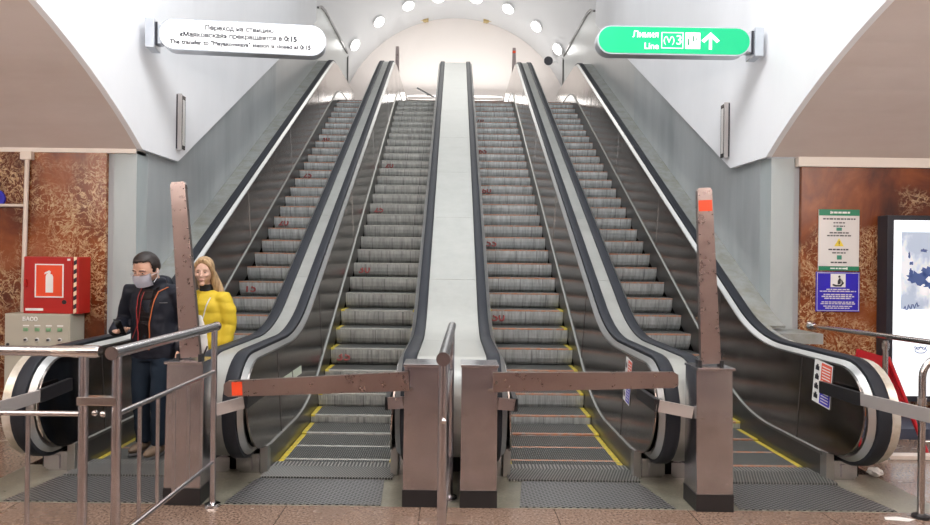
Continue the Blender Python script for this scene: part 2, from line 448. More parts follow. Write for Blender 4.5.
# passage side walls: grey lower part, stainless upper part, white overhanging wall
for s in (-1, 1):
    side = 'left' if s < 0 else 'right'
    a0, a1 = s * 3.34, s * 3.42
    bm = B(); prism(bm, [(7.25, -.3), (8.0, -.3), (12.4, 2.1), (12.4, 6.6), (7.25, 3.6)], 'x', a0, a1)
    struct('wall_%s_lower' % side, bm, 'grey_paint')
    bm = B(); prism(bm, [(12.4, 2.1), (20.5, 5.5), (20.5, 8.06), (16.9, 8.0), (16.4, 7.93), (16.0, 7.75), (15.4, 7.3), (12.4, 6.6)], 'x', a0, a1)
    prism(bm, [(16.0, 7.77), (16.4, 7.95), (16.9, 8.03), (20.54, 8.08), (20.54, 6.0), (20.47, 6.0), (20.47, 8.0), (16.9, 7.96), (16.4, 7.88), (16.0, 7.72)], 'x', s * 3.30, s * 3.345, mi=1)
    struct('wall_%s_steel' % side, bm, ['wall_steel', 'skirt_steel'])
    k = 16
    curve = [(VC + (D_WALL - VC) * i / k, vz(VC + (D_WALL - VC) * i / k)) for i in range(k + 1)]
    poly = curve + [(7.9, 2.81), (15.62, 7.27), (15.62, 12.2), (7.0, 7.2), (VC, 7.2)]
    bm = B(); prism(bm, poly, 'x', s * XW, s * (XW + .06)); struct('wall_%s_upper' % side, bm, 'white_plaster')
# tunnel ceiling
bm = B(); prism(bm, [(VC, 7.2), (7.0, 7.2), (15.62, 12.2), (15.62, 12.35), (7.0, 7.35), (VC, 7.35)], 'x', -3.4, 3.4)
box(bm, -3.4, 3.4, VC - .1, VC, 4.0, 7.35)
struct('ceiling_tunnel', bm, 'white_plaster')
# upper hall vault: wide barrel, narrowing cove with lamps, then the end wall
AZ = 5.85
prof = [(15.62, 4.42), (18.2, 4.40), (18.9, 4.34), (19.5, 4.22), (20.0, 4.06), (20.4, 3.94), (20.8, 3.89), (22.0, 3.88)]
bm = B(); K = 64; rings = []
for y, r in prof:
    rings.append([bm.verts.new((r * cos(pi * k / K), y, AZ + r * sin(pi * k / K))) for k in range(K + 1)])
for a, b in zip(rings, rings[1:]):
    for k in range(K): bm.faces.new((a[k], a[k + 1], b[k + 1], b[k]))
bmesh.ops.solidify(bm, geom=bm.faces[:], thickness=.1)
struct('ceiling_vault', bm, 'vault_white', autosmooth=40)
bm = B(); box(bm, -4.4, 4.4, 22.0, 22.2, 5.7, 10.3); struct('wall_end', bm, 'end_wall_cream')
bm = B(); box(bm, -4.4, 4.4, 19.0, 22.0, ZT - .15, ZT); struct('floor_upper', bm, 'granite')
bm = B(); box(bm, -4.5, 4.5, 15.45, 15.62, 10.0, 12.3)
for s in (-1, 1): a, b = sorted((s * 3.42, s * 4.5)); box(bm, a, b, 15.5, 15.62, 5.7, 12.3)
struct('wall_upper_front', bm, 'vault_white')

# ------------------------------------------------------------------ escalators
NOSE = fillet([(4.6, 0), (YI, 0), (YTOP, ZT), (19.8, ZT)], [2.4, 2.4], 10)
NOSE_D = densify(NOSE, .02)
def nose_z(y):
    for a, b in zip(NOSE_D, NOSE_D[1:]):
        if a.x <= y <= b.x: return a.y + (b.y - a.y) * (y - a.x) / max(1e-9, b.x - a.x)
    return 0 if y < 5 else ZT
CUM = [0.0]
for a, b in zip(NOSE_D, NOSE_D[1:]): CUM.append(CUM[-1] + (b - a).length)
def at_s(s):
    import bisect
    i = max(1, min(len(CUM) - 1, bisect.bisect(CUM, s)))
    t = (s - CUM[i - 1]) / (CUM[i] - CUM[i - 1]); return NOSE_D[i - 1].lerp(NOSE_D[i], t)
def s_of(y):
    for i, p in enumerate(NOSE_D):
        if p.x >= y: return CUM[i]
    return CUM[-1]
# handrail top line
HZ, HR = .97, .41
HH = .628             # handrail centre to escalator centre
HK = 2.80
YH0 = (HZ + HK) / T30; ZH1 = 6.66; YH1 = (ZH1 + HK) / T30
NC = (5.08, HZ - HR); NE = (19.2, ZH1 - HR)
arc0 = [Vector((NC[0] + HR * cos(radians(a)), NC[1] + HR * sin(radians(a)))) for a in range(270, 85, -10)]
mid = fillet([arc0[-1], (YH0, HZ), (YH1, ZH1), (NE[0], ZH1)], [1.9, 1.5], 14)
arc1 = [Vector((NE[0] + HR * cos(radians(a)), NE[1] + HR * sin(radians(a)))) for a in range(80, -95, -10)]
HAND = [Vector((5.45, HZ - 2 * HR))] + arc0 + densify(mid, .5)[1:] + arc1 + [Vector((18.9, ZH1 - 2 * HR))]
DECKP = arc0[2:] + densify(mid, .5)[1:] + arc1[:-2]

def hand_prof(w=.05, t=.045):
    return [(-w, .02), (-w * .96, .008), (-w * .75, 0), (w * .75, 0), (w * .96, .008), (w, .02), (w * .92, .036), (w * .6, t), (-w * .6, t), (-w * .92, .036)]

def step_mesh(name, w, mats, yellow):
    """origin at middle of nosing; tread goes back (+y), riser down"""
    bm = B(); h = w / 2
    e = .045 if yellow else 0
    xs = [-h, -h + e, h - e, h] if yellow else [-h, h]
    prof = [(0.385, 0.0), (.028, 0.0), (.004, 0.0), (0.0, -.004), (0.001, -.020), (.007, -.07), (.020, -.12), (.046, -.165), (.080, -.198)]
    seg_m = [1, 2, 2, 2, 0, 0, 0, 0]
    cols = [[bm.verts.new((x, y, z)) for y, z in prof] for x in xs]
    for ci, (a, b) in enumerate(zip(cols, cols[1:])):
        side = yellow and ci in (0, 2)
        for k in range(len(prof) - 1):
            f = bm.faces.new((a[k], b[k], b[k + 1], a[k + 1]))
            f.material_index = 3 if side and k < 4 else seg_m[k]
    # closed body below
    low = [[bm.verts.new((x, .385, -.2)) for x in (xs[0], xs[-1])]]
    A, C = cols[0], cols[-1]
    bm.faces.new((A[-1], C[-1], low[0][1], low[0][0]))
    mid = [c[0] for c in cols]
    bm.faces.new([low[0][0], low[0][1]] + mid[::-1])
    bm.faces.new(A + [low[0][0]]); bm.faces.new(C[::-1] + [low[0][1]])
    bmesh.ops.recalc_face_normals(bm, faces=bm.faces[:])
    me = bpy.data.meshes.new(name); bm.to_mesh(me); bm.free()
    for q in mats: me.materials.append(MATS[q])
    return me
SW = .96
STEP_ME = {}
for key, rm, nm in (('o', 'step_riser', 'nosing_orange'), ('g', 'step_riser_dull', 'nosing_grey')):
    for y in (False, True):
        STEP_ME[key, y] = step_mesh('step', SW, [rm, 'step_tread', nm, 'edge_yellow'], y)

def side_panel(bm, cx, s):
    """inner balustrade panel with leaning face, s = -1 left, +1 right"""
    path = HAND[1:-1]; ns = normals2(path)
    U = [p + q * .075 for p, q in zip(path, ns)]
    Ls = []
    for p in U:
        y = min(max(p.x, 5.26), 19.15)
        z = nose_z(y) + .19
        if p.x < 5.26: y, z = 5.26, .19
        if p.x > 19.15: y, z = 19.15, ZT + .19
        Ls.append(Vector((y, z)))
    def X(p):
        zz = max(0, min(1, (p.y - nose_z(min(max(p.x, 5), 19.5)) - .19) / .75)); return cx + s * (.488 + .05 * zz)
    va = [bm.verts.new((X(u), u.x, u.y)) for u in U]
    vb = [bm.verts.new((X(l), l.x, l.y)) for l in Ls]
    vm = [bm.verts.new(((X(u.lerp(l, .5))), *u.lerp(l, .5))) for u, l in zip(U, Ls)]
    for i in range(len(U) - 1):
        for p, q in ((va, vm), (vm, vb)):
            try: bm.faces.new((p[i], p[i + 1], q[i + 1], q[i]))
            except ValueError: pass
    bmesh.ops.remove_doubles(bm, verts=bm.verts[:], dist=1e-4)
    bmesh.ops.dissolve_degenerate(bm, edges=bm.edges[:], dist=1e-5)
    g = bmesh.ops.extrude_face_region(bm, geom=bm.faces[:])
    vs = [v for v in g['geom'] if isinstance(v, bmesh.types.BMVert)]
    bmesh.ops.translate(bm, verts=vs, vec=(s * .012, 0, 0))

SKPATH = [p for p in densify(NOSE, .35) if 5.25 <= p.x <= 19.2]
SKPATH = [Vector((5.20, 0))] + SKPATH
def escalator(i, key, label, ref_y, numbers, orange_low):
    cx = CEN[i]
    E = thing('escalator', label, 'escalator', (cx, 5.0, 0), group=None)
    off = Vector((-cx, -5.0, 0))
    def part(name, bm, ms, **k):
        bmesh.ops.translate(bm, verts=bm.verts[:], vec=off); return obj(name, bm, ms, E, **k)
    s0 = s_of(ref_y)
    k0 = -int((s0 - s_of(5.12)) / .4)
    k = k0
    while True:
        p = at_s(s0 + .4 * k)
        if p.x > 18.6: break
        low = (k - k0) < orange_low
        o = bpy.data.objects.new('step', STEP_ME[key, low]); COL.objects.link(o)
        o.parent = E; o.location = (0, p.x - 5.0, p.y)
        if k in numbers:
            lab = 'red painted number %s' % numbers[k]
            text('step_number', numbers[k], .155, 'number_red', o, (-SW / 2 + (.15 if i != 2 else .13), .006, -.1), (radians(80), 0, 0), bold=.0038, ext=.001, sx=1.1, label=lab)
        k += 1
    for s in (-1, 1):
        bm = B(); side_panel(bm, cx, s); part('balustrade_panel', bm, 'panel_steel')
        bm = B(); sweep(bm, hand_prof(), HAND, cx + s * HH); part('handrail', bm, 'rubber_black', autosmooth=40)
        bm = B(); sweep(bm, [(-.052, .030), (-.052, .05), (-.088, .085), (-.088, .062)], HAND, cx + s * HH, mirror=s)
        part('handrail_trim', bm, 'trim_steel', autosmooth=30)
        bm = B(); sweep(bm, [(0, -.20), (.012, -.20), (.012, .12), (0, .12)], SKPATH, cx + s * .485, mirror=s); part('skirt', bm, 'skirt_steel')
        bm = B(); sweep(bm, [(-.012, -.205), (-.012, -.18), (.004, -.175), (.02, -.20), (.01, -.215)], SKPATH, cx + s * .485, mirror=s); part('skirt_trim', bm, 'skirt_trim_steel', autosmooth=30)
        bm = B(); a, b = sorted((cx + s * .475, cx + s * .535)); box(bm, a, b, 5.14, 5.23, 0, .215, bev=.006)
        part('skirt_end', bm, 'trim_steel')
        bm = B(); a, b = sorted((cx + s * .545, cx + s * .70)); box(bm, a, b, 5.16, 5.75, 0, .15, bev=.004)
        a, b = sorted((cx + s * .60, cx + s * .72)); box(bm, a, b, 5.15, 5.16, .02, .12)
        part('newel_base', bm, 'post_steel')
        # joints and bolts on the panel
        for yj in (5.62, 7.35, 9.6, 12.0, 14.4):
            z0 = nose_z(yj) + .2; z1 = (HZ - .09 if yj < YH0 else yj * T30 - HK - .10)
            bm = B(); box(bm, -.003, .003, -.004, .004, 0, 1, 0)
            for v in bm.verts:
                t = v.co.z; zz = min(1, max(0, (t * (z1 - z0)) / .75))
                v.co = Vector((cx + s * (.487 + .05 * zz) + v.co.x, yj + v.co.y, z0 + t * (z1 - z0)))
            part('panel_joint', bm, 'skirt_steel')
    bm = B(); box(bm, cx - .50, cx + .50, 5.03, 5.30, -.0, .016, 0); box(bm, cx - .482, cx + .482, 5.30, 5.42, .004, .014, 1)
    part('comb_plate', bm, ['comb_metal', 'comb_teeth'])
    sh = .06 if cx > 0 else -.06
    bm = B(); prism(bm, [(cx - .46 + sh, 5.02), (cx + .46 + sh * .3, 5.02), (cx + .53 + sh, 4.495), (cx - .53 + sh, 4.495)], 'z', 0.0, .006)
    part('floor_grille', bm, 'grille_metal')
    return E
E1 = escalator(0, 'o', 'leftmost escalator, behind the two people, orange step edges numbered 15 to 25', 9.06, {0: '15', 5: '20', 10: '25', 15: '30'}, 6)
E2 = escalator(1, 'g', 'second escalator from the left, plain grey steps numbered 35 down to 20', 7.79, {0: '35', 5: '30', 10: '25', 15: '20'}, 10)
E3 = escalator(2, 'o', 'escalator right of the steel median, orange step edges numbered 50 to 65', 8.52, {0: '50', 5: '55', 10: '60', 15: '65', 20: '70'}, 10)
E4 = escalator(3, 'o', 'rightmost escalator, orange step edges without numbers, next to the marble wall with signs', 8.79, {}, 6)

# stickers on balustrades
def sticker(E, s, y0, y1, z0, z1, slant, name='warning_sticker', label=None):
    cx = E.location.x; bm = B()
    def P(u, v, lift):
        y = y0 + (y1 - y0) * u; z = z0 + (z1 - z0) * v + slant * (y - y0)
        def X(zq, yq): return .488 + .05 * max(0, min(1, (zq - nose_z(yq) - .19) / .75))
        q = [[X(z0 + (z1 - z0) * b_ + slant * (y1 - y0) * a_, y0 + (y1 - y0) * a_) for b_ in (0, 1)] for a_ in (0, 1)]
        xx = (q[0][0] * (1 - v) + q[0][1] * v) * (1 - u) + (q[1][0] * (1 - v) + q[1][1] * v) * u
        return (s * xx - s * (.005 + lift), y - 5.0, z)
    def quad(u0, u1, v0, v1, mi, lift=0):
        bm.faces.new([bm.verts.new(P(u, v, lift)) for u, v in ((u0, v0), (u1, v0), (u1, v1), (u0, v1))]).material_index = mi
    quad(0, 1, 0, 1, 0)
    quad(.04, .60, .50, .97, 1, .001); quad(.04, .60, .03, .48, 2, .001)     # near part red / blue
    for k in range(6):
        quad(.10, .54, .55 + k * .066, .575 + k * .066, 0, .002)
        quad(.12, .52, .08 + k * .064, .105 + k * .064, 0, .002)
    for k in range(4):
        quad(.70, .92, .10 + k * .22, .20 + k * .22, 3, .002); quad(.76, .86, .2 + k * .22, .24 + k * .22, 3, .002)
    return obj(name, bm, ['white_paint', 'sticker_red', 'sticker_blue', 'frame_dark'], E, label=label)
sticker(E4, 1, 5.16, 5.42, .54, .88, .1, label='white sticker with red and blue fields and pictograms')
sticker(E3, 1, 5.40, 5.60, .50, .86, .1, label='white sticker with red and blue fields')
bm = B()
for y0, y1, mi in ((5.72, 6.06, 0), (6.09, 6.42, 0), (5.54, 5.64, 1)):
    h = .075 if mi == 0 else .09
    vs = []
    for y, dz in ((y0, 0), (y1, 0), (y1, h), (y0, h)):
        z = .565 + .0 * (y - 5.72) + dz; zz = max(0, min(1, (z - nose_z(y) - .19) / .75))
        vs.append(bm.verts.new((-(.488 + .05 * zz) + .004, y - 5.0, z)))
    bm.faces.new(vs).material_index = mi
obj('guide_sticker', bm, ['pale_green_strip', 'sticker_green'], E2, label='pale green strip with a dark green tag')

# deck covers between the handrails
def deck(x0, x1, ms, label, name='deck_cover', inset=.02, gap=True, path=DECKP):
    t = bm = B()
    p = path; segs = []; cur = [p[0]]; acc = 0
    if gap:
        for a, b in zip(p, p[1:]):
            cur.append(b); acc += (b - a).length
            if acc > 1.1 and b.x > 6: segs.append(cur); cur = [b]; acc = 0
        if len(cur) > 1: segs.append(cur)
    else: segs = [p]
    for sg in segs:
        sg = [q.copy() for q in sg]
        if len(segs) > 1:
            sg[0] = sg[0].lerp(sg[1], min(.4, .003 / max(1e-4, (sg[1] - sg[0]).length)))
        sweep(bm, [(x0, inset), (x1, inset), (x1, inset + .03), (x0, inset + .03)], sg)
    o = obj(name, bm, ms, autosmooth=35); return tag(o, label, 'metal cover')
H = HH; W = .052
deck(CEN[1] + H + W, CEN[2] - H - W, 'deck_steel', 'wide silver metal median slope in the middle, between the second and third escalators', 'median_cover', .03)
deck(CEN[0] + H + W, CEN[1] - H - W, 'deck_steel', 'narrow silver cover between the handrails of the two left escalators', 'deck_cover')
deck(CEN[2] + H + W, CEN[3] - H - W, 'deck_steel', 'narrow silver cover between the handrails of the two right escalators', 'deck_cover')
for s, i, lab in ((-1, 0, 'cream metal side casing outside the leftmost handrail, along the left grey wall'), (1, 3, 'cream metal side casing outside the rightmost handrail, along the right grey wall')):
    a = CEN[i] + s * (H + W); b1 = s * 3.175; b2 = s * 3.338
    bm = B(); sweep(bm, [(a, .02), (b1, .02), (b1, .3), (a, .05)], DECKP)
    up = [q for q in DECKP if q.x > 6.6 and q.y > .95 and q.x < 19.2]
    z7 = 1.02
    sweep(bm, [(b1, .022), (b2, .022), (b2, .05), (b1, .05)], up, mi=1)
    if s > 0: box(bm, b1, 3.60, 6.45, 6.97, .90, 1.0, 1)
    for f in bm.faces:
        if f.calc_center_median().y > 6.2: f.material_index = 1
    tag(obj('side_casing', bm, ['deck_cream', 'strip_grey'], autosmooth=35), lab, 'metal cover')
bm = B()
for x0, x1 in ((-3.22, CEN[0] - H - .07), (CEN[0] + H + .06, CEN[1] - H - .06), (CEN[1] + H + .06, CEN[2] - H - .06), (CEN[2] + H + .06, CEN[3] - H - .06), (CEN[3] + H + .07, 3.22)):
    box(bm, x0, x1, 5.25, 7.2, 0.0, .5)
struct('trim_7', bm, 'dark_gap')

# ------------------------------------------------------------------ barrier posts
def barrier(x, y, z, label, group=None, arm='up', side=1, lean=0.0, lift=0.0, patch=False, first=True):
    t = thing('barrier_post', label, 'barrier', (x, y, z))
    h = .122
    bm = B(); box(bm, -h, h, -h, h, .115, .945, bev=.004)
    for v in bm.verts:
        if v.co.y < 0: v.co.y += .032 * (v.co.z - .115) / .83
    obj('post_body', bm, 'post_steel', t)
    bm = B(); box(bm, -h - .004, h + .004, -h - .004, h + .004, 0, .115, bev=.003); obj('base_plinth', bm, 'black_plastic', t)
    bm = B(); box(bm, -h - .006, h + .006, -h - .006, h + .006, .945, .962, bev=.003); obj('top_plate', bm, 'post_steel', t)
    for sx in (-1, 1):
        for zb, rb in ((.62, .008), (.18, .006)):
            yb = -h + .032 * (zb - .115) / .83
            bm = B(); tube(bm, [(sx * .085, yb + .002, zb), (sx * .085, yb - .006, zb)], rb, 10); obj('bolt', bm, 'chrome', t)
    if arm == 'up':
        a = B(); L = 1.21
        M = Matrix.Translation((0.005, .0, .975)) @ Matrix.Rotation(lean, 4, 'Y')
        pts = [(-.068, 0), (.068, 0), (.050, L - .02), (.040, L), (-.040, L), (-.050, L - .02)]
        prism(a, pts, 'y', -.02, .02); bmesh.ops.transform(a, matrix=M, verts=a.verts[:])
        A = obj('barrier_arm', a, 'arm_steel', t)
        r = B()
        for k in range(9):
            for sx in (-1, 1):
                zz = .08 + k * .135; w = .058 - .018 * zz / L
                tube(r, [M @ Vector((sx * w, -.019, zz)), M @ Vector((sx * w, -.024, zz))], .0045, 8)
        obj('rivet', r, 'chrome', A)
        if patch:
            q = B(); box(q, -.046, .046, -.0225, -.0195, L - .16, L - .085, M=M); obj('reflector', q, 'orange_red', A, label='orange red reflector patch')
        hb = B()
        for sx in (-1, 1):
            box(hb, sx * .075 - .012, sx * .075 + .012, -.03, .03, .962, 1.0, bev=.003)
        tube(hb, [(-.09, 0, .985), (.09, 0, .985)], .009, 10)
        tube(hb, [(.075, .02, .97), (.105, .03, 1.05)], .006, 8)
        obj('hinge', hb, 'black_plastic', t)
    else:
        a = B(); L = 1.24; y0 = .02
        ang = lift
        M = Matrix.Translation((side * .09, -.085, .85)) @ Matrix.Rotation(-side * ang, 4, 'Y')
        pts = [(0, -.064), (side * (L - .03), -.053), (side * L, -.035), (side * L, .035), (side * (L - .03), .053), (0, .064)]
        prism(a, pts, 'y', -.06, -.025); bmesh.ops.transform(a, matrix=M, verts=a.verts[:])
        A = obj('barrier_arm', a, 'arm_steel', t)
        if patch:
            q = B(); xx = sorted((side * (L - .125), side * (L - .055))); box(q, xx[0], xx[1], -.063, -.0595, -.045, .045, M=M); obj('reflector', q, 'orange_red', A, label='orange red reflector patch')
        hb = B(); xs = sorted((side * .06, side * .16)); box(hb, xs[0], xs[1], -.122, -.105, .78, .80); xs = sorted((side * .085, side * .115))
        tube(hb, [(side * .11, -.10, .85), (side * .11, -.155, .85)], .012, 12)
        obj('hinge', hb, 'stainless', t)
    return t
barrier(-1.80, 4.58, 0, 'steel barrier post with raised brown arm, in front of the man and the woman', arm='up', lean=-.085)
barrier(-.198, 4.60, 0, 'steel barrier post left of the central railing, its arm lowered across the second escalator', arm='down', side=-1, lift=-.055, patch=True)
barrier(.190, 4.60, 0, 'steel barrier post right of the central railing, its arm lowered across the third escalator', arm='down', side=1, lift=.025)
barrier(1.775, 4.58, 0, 'steel barrier post with raised arm and orange red patch, in front of the rightmost escalator', arm='up', lean=-.05, patch=True)
barrier(-1.72, 19.6, ZT, 'far barrier post with raised arm at the top, between the two left escalators', arm='up')
barrier(1.72, 19.6, ZT, 'far barrier post with raised red tipped arm at the top, between the two right escalators', arm='up', patch=True)

# guard bars from balustrade to post
def guard_bar(pts, nblack, label, h=.04, ms='bar_steel'):
    P = [Vector(p) for p in pts]; t = thing('guard_bar', label, 'bar', P[0])
    def bar(bm, pp, hh, w):
        vs = []
        for i, q in enumerate(pp):
            u = (pp[min(i + 1, len(pp) - 1)] - pp[max(0, i - 1)]).normalized(); side = u.cross(Vector((0, 0, 1))).normalized(); up = side.cross(u)
            vs.append([bm.verts.new(q - P[0] + side * sx * w + up * sz * hh) for sx, sz in ((-1, -1), (1, -1), (1, 1), (-1, 1))])
        for A, C in zip(vs, vs[1:]):
            for k in range(4): bm.faces.new((A[k], A[(k + 1) % 4], C[(k + 1) % 4], C[k]))
        bm.faces.new(vs[0][::-1]); bm.faces.new(vs[-1])
    bm = B(); bar(bm, P[nblack:], h, .010); obj('bar', bm, ms, t)
    bm = B(); e = P[nblack].lerp(P[nblack + 1], .06); bar(bm, P[:nblack + 1] + [e], h * 1.1, .016); obj('bracket', bm, 'black_plastic', t)
    return t
guard_bar([(-1.435, 5.10, .66), (-1.42, 4.585, .67), (-1.585, 4.47, .64)], 1, 'short steel bar below the lowered arm, from the second escalator to the left railing')
guard_bar([(-.455, 5.10, .655), (-.445, 4.62, .665), (-.327, 4.545, .69)], 1, 'short dark bar joining the second escalator to the post left of the central railing', ms='arm_steel')
guard_bar([(.455, 5.10, .655), (.445, 4.62, .665), (.318, 4.545, .69)], 1, 'short dark bar joining the third escalator to the post right of the central railing', ms='arm_steel')
guard_bar([(1.435, 5.10, .67), (1.42, 4.60, .68), (1.65, 4.54, .645)], 1, 'short steel bar joining the third escalator to the right barrier post')
guard_bar([(2.90, 5.22, .71), (2.885, 4.72, .72), (2.86, 3.95, .77)], 1, 'steel bar crossing in front of the rightmost handrail towards the right edge', h=.042)
guard_bar([(-2.90, 5.06, .69), (-2.885, 4.70, .68), (-2.86, 3.85, .70)], 1, 'brown steel bar with black end crossing in front of the leftmost handrail', h=.042)

# ------------------------------------------------------------------ railings
def post_foot(bm, x, y, z=0): tube(bm, [(x, y, z), (x, y, z + .018), (x, y, z + .03)], [.055, .052, .028], 20)
RR = .024
t = thing('railing', 'left steel railing running across the left edge of the picture', 'railing', (-1.77, 3.2, 0))
bm = B(); tube(bm, [(-2.2, 0, 1.2), (-.14, 0, 1.2)], RR, 16); tube(bm, [(-2.2, 0, 1.2), (-2.2, 0, 0)], RR * .9, 12); obj('top_rail', bm, 'post_steel', t, autosmooth=40)
bm = B(); tube(bm, [(-.145, 0, 1.2), (-.05, 0, 1.2)], RR + .003, 16); tube(bm, [(-.05, 0, 1.2), (.07, 0, 1.2)], RR + .006, 16); tube(bm, [(.07, 0, 1.2), (.078, 0, 1.2)], RR + .002, 16); obj('end_sleeve', bm, 'chrome', t, autosmooth=40)
bm = B(); tube(bm, [(0, 0, 0), (0, 0, 1.19)], .022, 16); post_foot(bm, 0, 0); obj('post', bm, 'post_steel', t, autosmooth=40)
bm = B(); tube(bm, [(-2.2, 0, .9), (0, 0, .9)], .013, 12); obj('middle_rail', bm, 'post_steel', t, autosmooth=40)
bm = B(); tube(bm, [(-2.2, 0, .295), (0, 0, .295)], .013, 12); obj('lower_rail', bm, 'post_steel', t, autosmooth=40)
for k in range(1, 8):
    bm = B(); tube(bm, [(-.265 * k, 0, .295), (-.265 * k, 0, .9)], .0105, 10); obj('baluster', bm, 'post_steel', t, autosmooth=40)
bm = B(); box(bm, -.02, .17, -.028, .028, .945, .985, bev=.004); obj('clamp', bm, 'stainless', t)
for x, y in ((.055, 0), (.105, -.02)):
    bm = B(); bmesh.ops.create_uvsphere(bm, u_segments=12, v_segments=8, radius=.015, matrix=Matrix.Translation((x, y, .905))); obj('bolt', bm, 'chrome', t, smooth=True)

t = thing('railing', 'steel railing of vertical bars leading back to the left barrier post', 'railing', (-1.61, 3.2, 0))
Y1 = 1.25
bm = B(); tube(bm, [(0, -.04, 1.2), (.02, Y1 + .03, 1.2)], RR + .004, 16); obj('top_rail', bm, 'post_steel', t, autosmooth=40)
bm = B(); tube(bm, [(0, -.055, 1.2), (0, -.038, 1.2)], RR + .008, 16); obj('end_cap', bm, 'stainless', t, autosmooth=40); bm = B(); tube(bm, [(.02, Y1 + .028, 1.2), (.02, Y1 + .045, 1.2)], RR + .008, 16); obj('end_cap', bm, 'stainless', t, autosmooth=40)
bm = B(); tube(bm, [(0, 0, 0), (0, 0, 1.19)], .022, 16); post_foot(bm, 0, 0); obj('post', bm, 'post_steel', t, autosmooth=40)
bm = B(); tube(bm, [(.02, Y1, 0), (.02, Y1, 1.19)], .020, 16); obj('post', bm, 'post_steel', t, autosmooth=40)
bm = B(); post_foot(bm, .02, Y1); obj('flange', bm, 'chrome', t, autosmooth=40)
for z, nm in ((.90, 'middle_rail'), (.295, 'lower_rail')):
    bm = B(); tube(bm, [(0, 0, z), (.02, Y1, z)], .0135, 12); obj(nm, bm, 'post_steel', t, autosmooth=40)
for k in range(5):
    y = .24 + .205 * k
    bm = B(); tube(bm, [(.003 * k, y, .295), (.003 * k, y, .9)], .0105, 10); obj('baluster', bm, 'post_steel', t, autosmooth=40)

t = thing('railing', 'central steel railing seen end on, between the two middle barrier posts', 'railing', (-.04, 3.15, 0))
bm = B(); tube(bm, [(0, -.05, 1.2), (.04, 1.6, 1.2)], RR + .004, 16); obj('top_rail', bm, 'post_steel', t, autosmooth=40)
bm = B(); tube(bm, [(0, -.064, 1.2), (0, -.048, 1.2)], RR + .009, 16); obj('end_cap', bm, 'stainless', t, autosmooth=40)
for x, y in ((0, 0), (.036, 1.5)):
    bm = B(); tube(bm, [(x, y, 0), (x, y, 1.19)], .022, 16); post_foot(bm, x, y); obj('post', bm, 'post_steel', t, autosmooth=40)
for z, nm in ((.90, 'middle_rail'), (.295, 'lower_rail')):
    bm = B(); tube(bm, [(0, 0, z), (.036, 1.5, z)], .0135, 12); obj(nm, bm, 'post_steel', t, autosmooth=40)
bm = B(); bmesh.ops.create_uvsphere(bm, u_segments=12, v_segments=8, radius=.014, matrix=Matrix.Translation((0.006, -.03, .905))); obj('bolt', bm, 'chrome', t, smooth=True)

t = thing('wall_railing', 'steel handrail fixed to the right marble wall by a round flange', 'railing', (3.76, 5.77, 0))
bm = B(); tube(bm, [(0.02, -1.6, 1.09), (0, 1.2, 1.03)], .023, 16); obj('top_rail', bm, 'stainless', t, autosmooth=40)
bm = B(); tube(bm, [(0, 1.205, 1.03), (0, 1.17, 1.03), (0, 1.12, 1.03)], [.062, .055, .028], 20); obj('flange', bm, 'chrome', t, autosmooth=40)
bm = B(); tube(bm, [(0, 0, 0), (0, 0, .9), (0, 0, 1.02)], [.022, .022, .022], 16); post_foot(bm, 0, 0)
tube(bm, [(0, 0, .95), (0, 0, 1.0)], .03, 16); obj('post', bm, 'stainless', t, autosmooth=40)

t = thing('railing', 'curved steel railing at the right edge in front of the rightmost handrail', 'railing', (3.115, 4.40, 0))
pts = fillet([(0, 0), (0, 1.06), (1.3, 1.06), (1.3, 0)], [.13, .13], 8)
bm = B(); tube(bm, [(p.x, 0, p.y) for p in pts], .022, 16); obj('rail', bm, 'stainless', t, autosmooth=60)
bm = B(); post_foot(bm, 0, 0); obj('flange', bm, 'black_plastic', t, autosmooth=40); bm = B(); post_foot(bm, 1.3, 0); obj('flange', bm, 'black_plastic', t, autosmooth=40)
bm = B(); tube(bm, [(0, 0, .75), (0, 0, .79)], .027, 16); obj('collar', bm, 'chrome', t, autosmooth=40)
bm = B(); tube(bm, [(0, 0, .5), (1.3, 0, .5)], .013, 12); obj('middle_rail', bm, 'stainless', t, autosmooth=40)

# ------------------------------------------------------------------ hanging signs
def stadium(w, h, seg=14):
    r = h / 2; c = w / 2 - r; out = []
    for k in range(seg + 1): a = -pi / 2 + pi * k / seg; out.append((c + r * cos(a), r * sin(a)))
    for k in range(seg + 1): a = pi / 2 + pi * k / seg; out.append((-c + r * cos(a), r * sin(a)))
    return out
def sign(label, loc, rz, tilt, w, h, face, s):
    t = thing('hanging_sign', label, 'sign', loc, rz); t.rotation_euler = (0, tilt, rz)
    bm = B(); prism(bm, stadium(w, h), 'y', -.075, .075); obj('casing', bm, 'sign_casing', t, autosmooth=40)
    bm = B(); prism(bm, stadium(w - .026, h - .026), 'y', -.081, -.0755); obj('face', bm, face, t, autosmooth=40)
    bm = B(); x0, x1 = sorted((s * (w / 2 - .02), s * (w / 2 + .035))); box(bm, x0, x1, -.06, .06, -.10, .10, bev=.006)
    x0, x1 = sorted((s * (w / 2 + .035), s * (w / 2 + .125))); box(bm, x0, x1, -.10, .13, -.15, .15, bev=.01)
    obj('bracket', bm, 'sign_casing', t)
    bm = B(); x0, x1 = sorted((s * (w / 2 + .012), s * (w / 2 + .034))); box(bm, x0, x1, -.066, -.058, -.12, .12); obj('bracket_slot', bm, 'frame_dark', t)
    return t
t = sign('white rounded hanging sign with grey lettering, on the upper left wall', (-2.235, 7.05, 3.985), radians(8), radians(-.5), 1.70, .325, 'sign_white', -1)
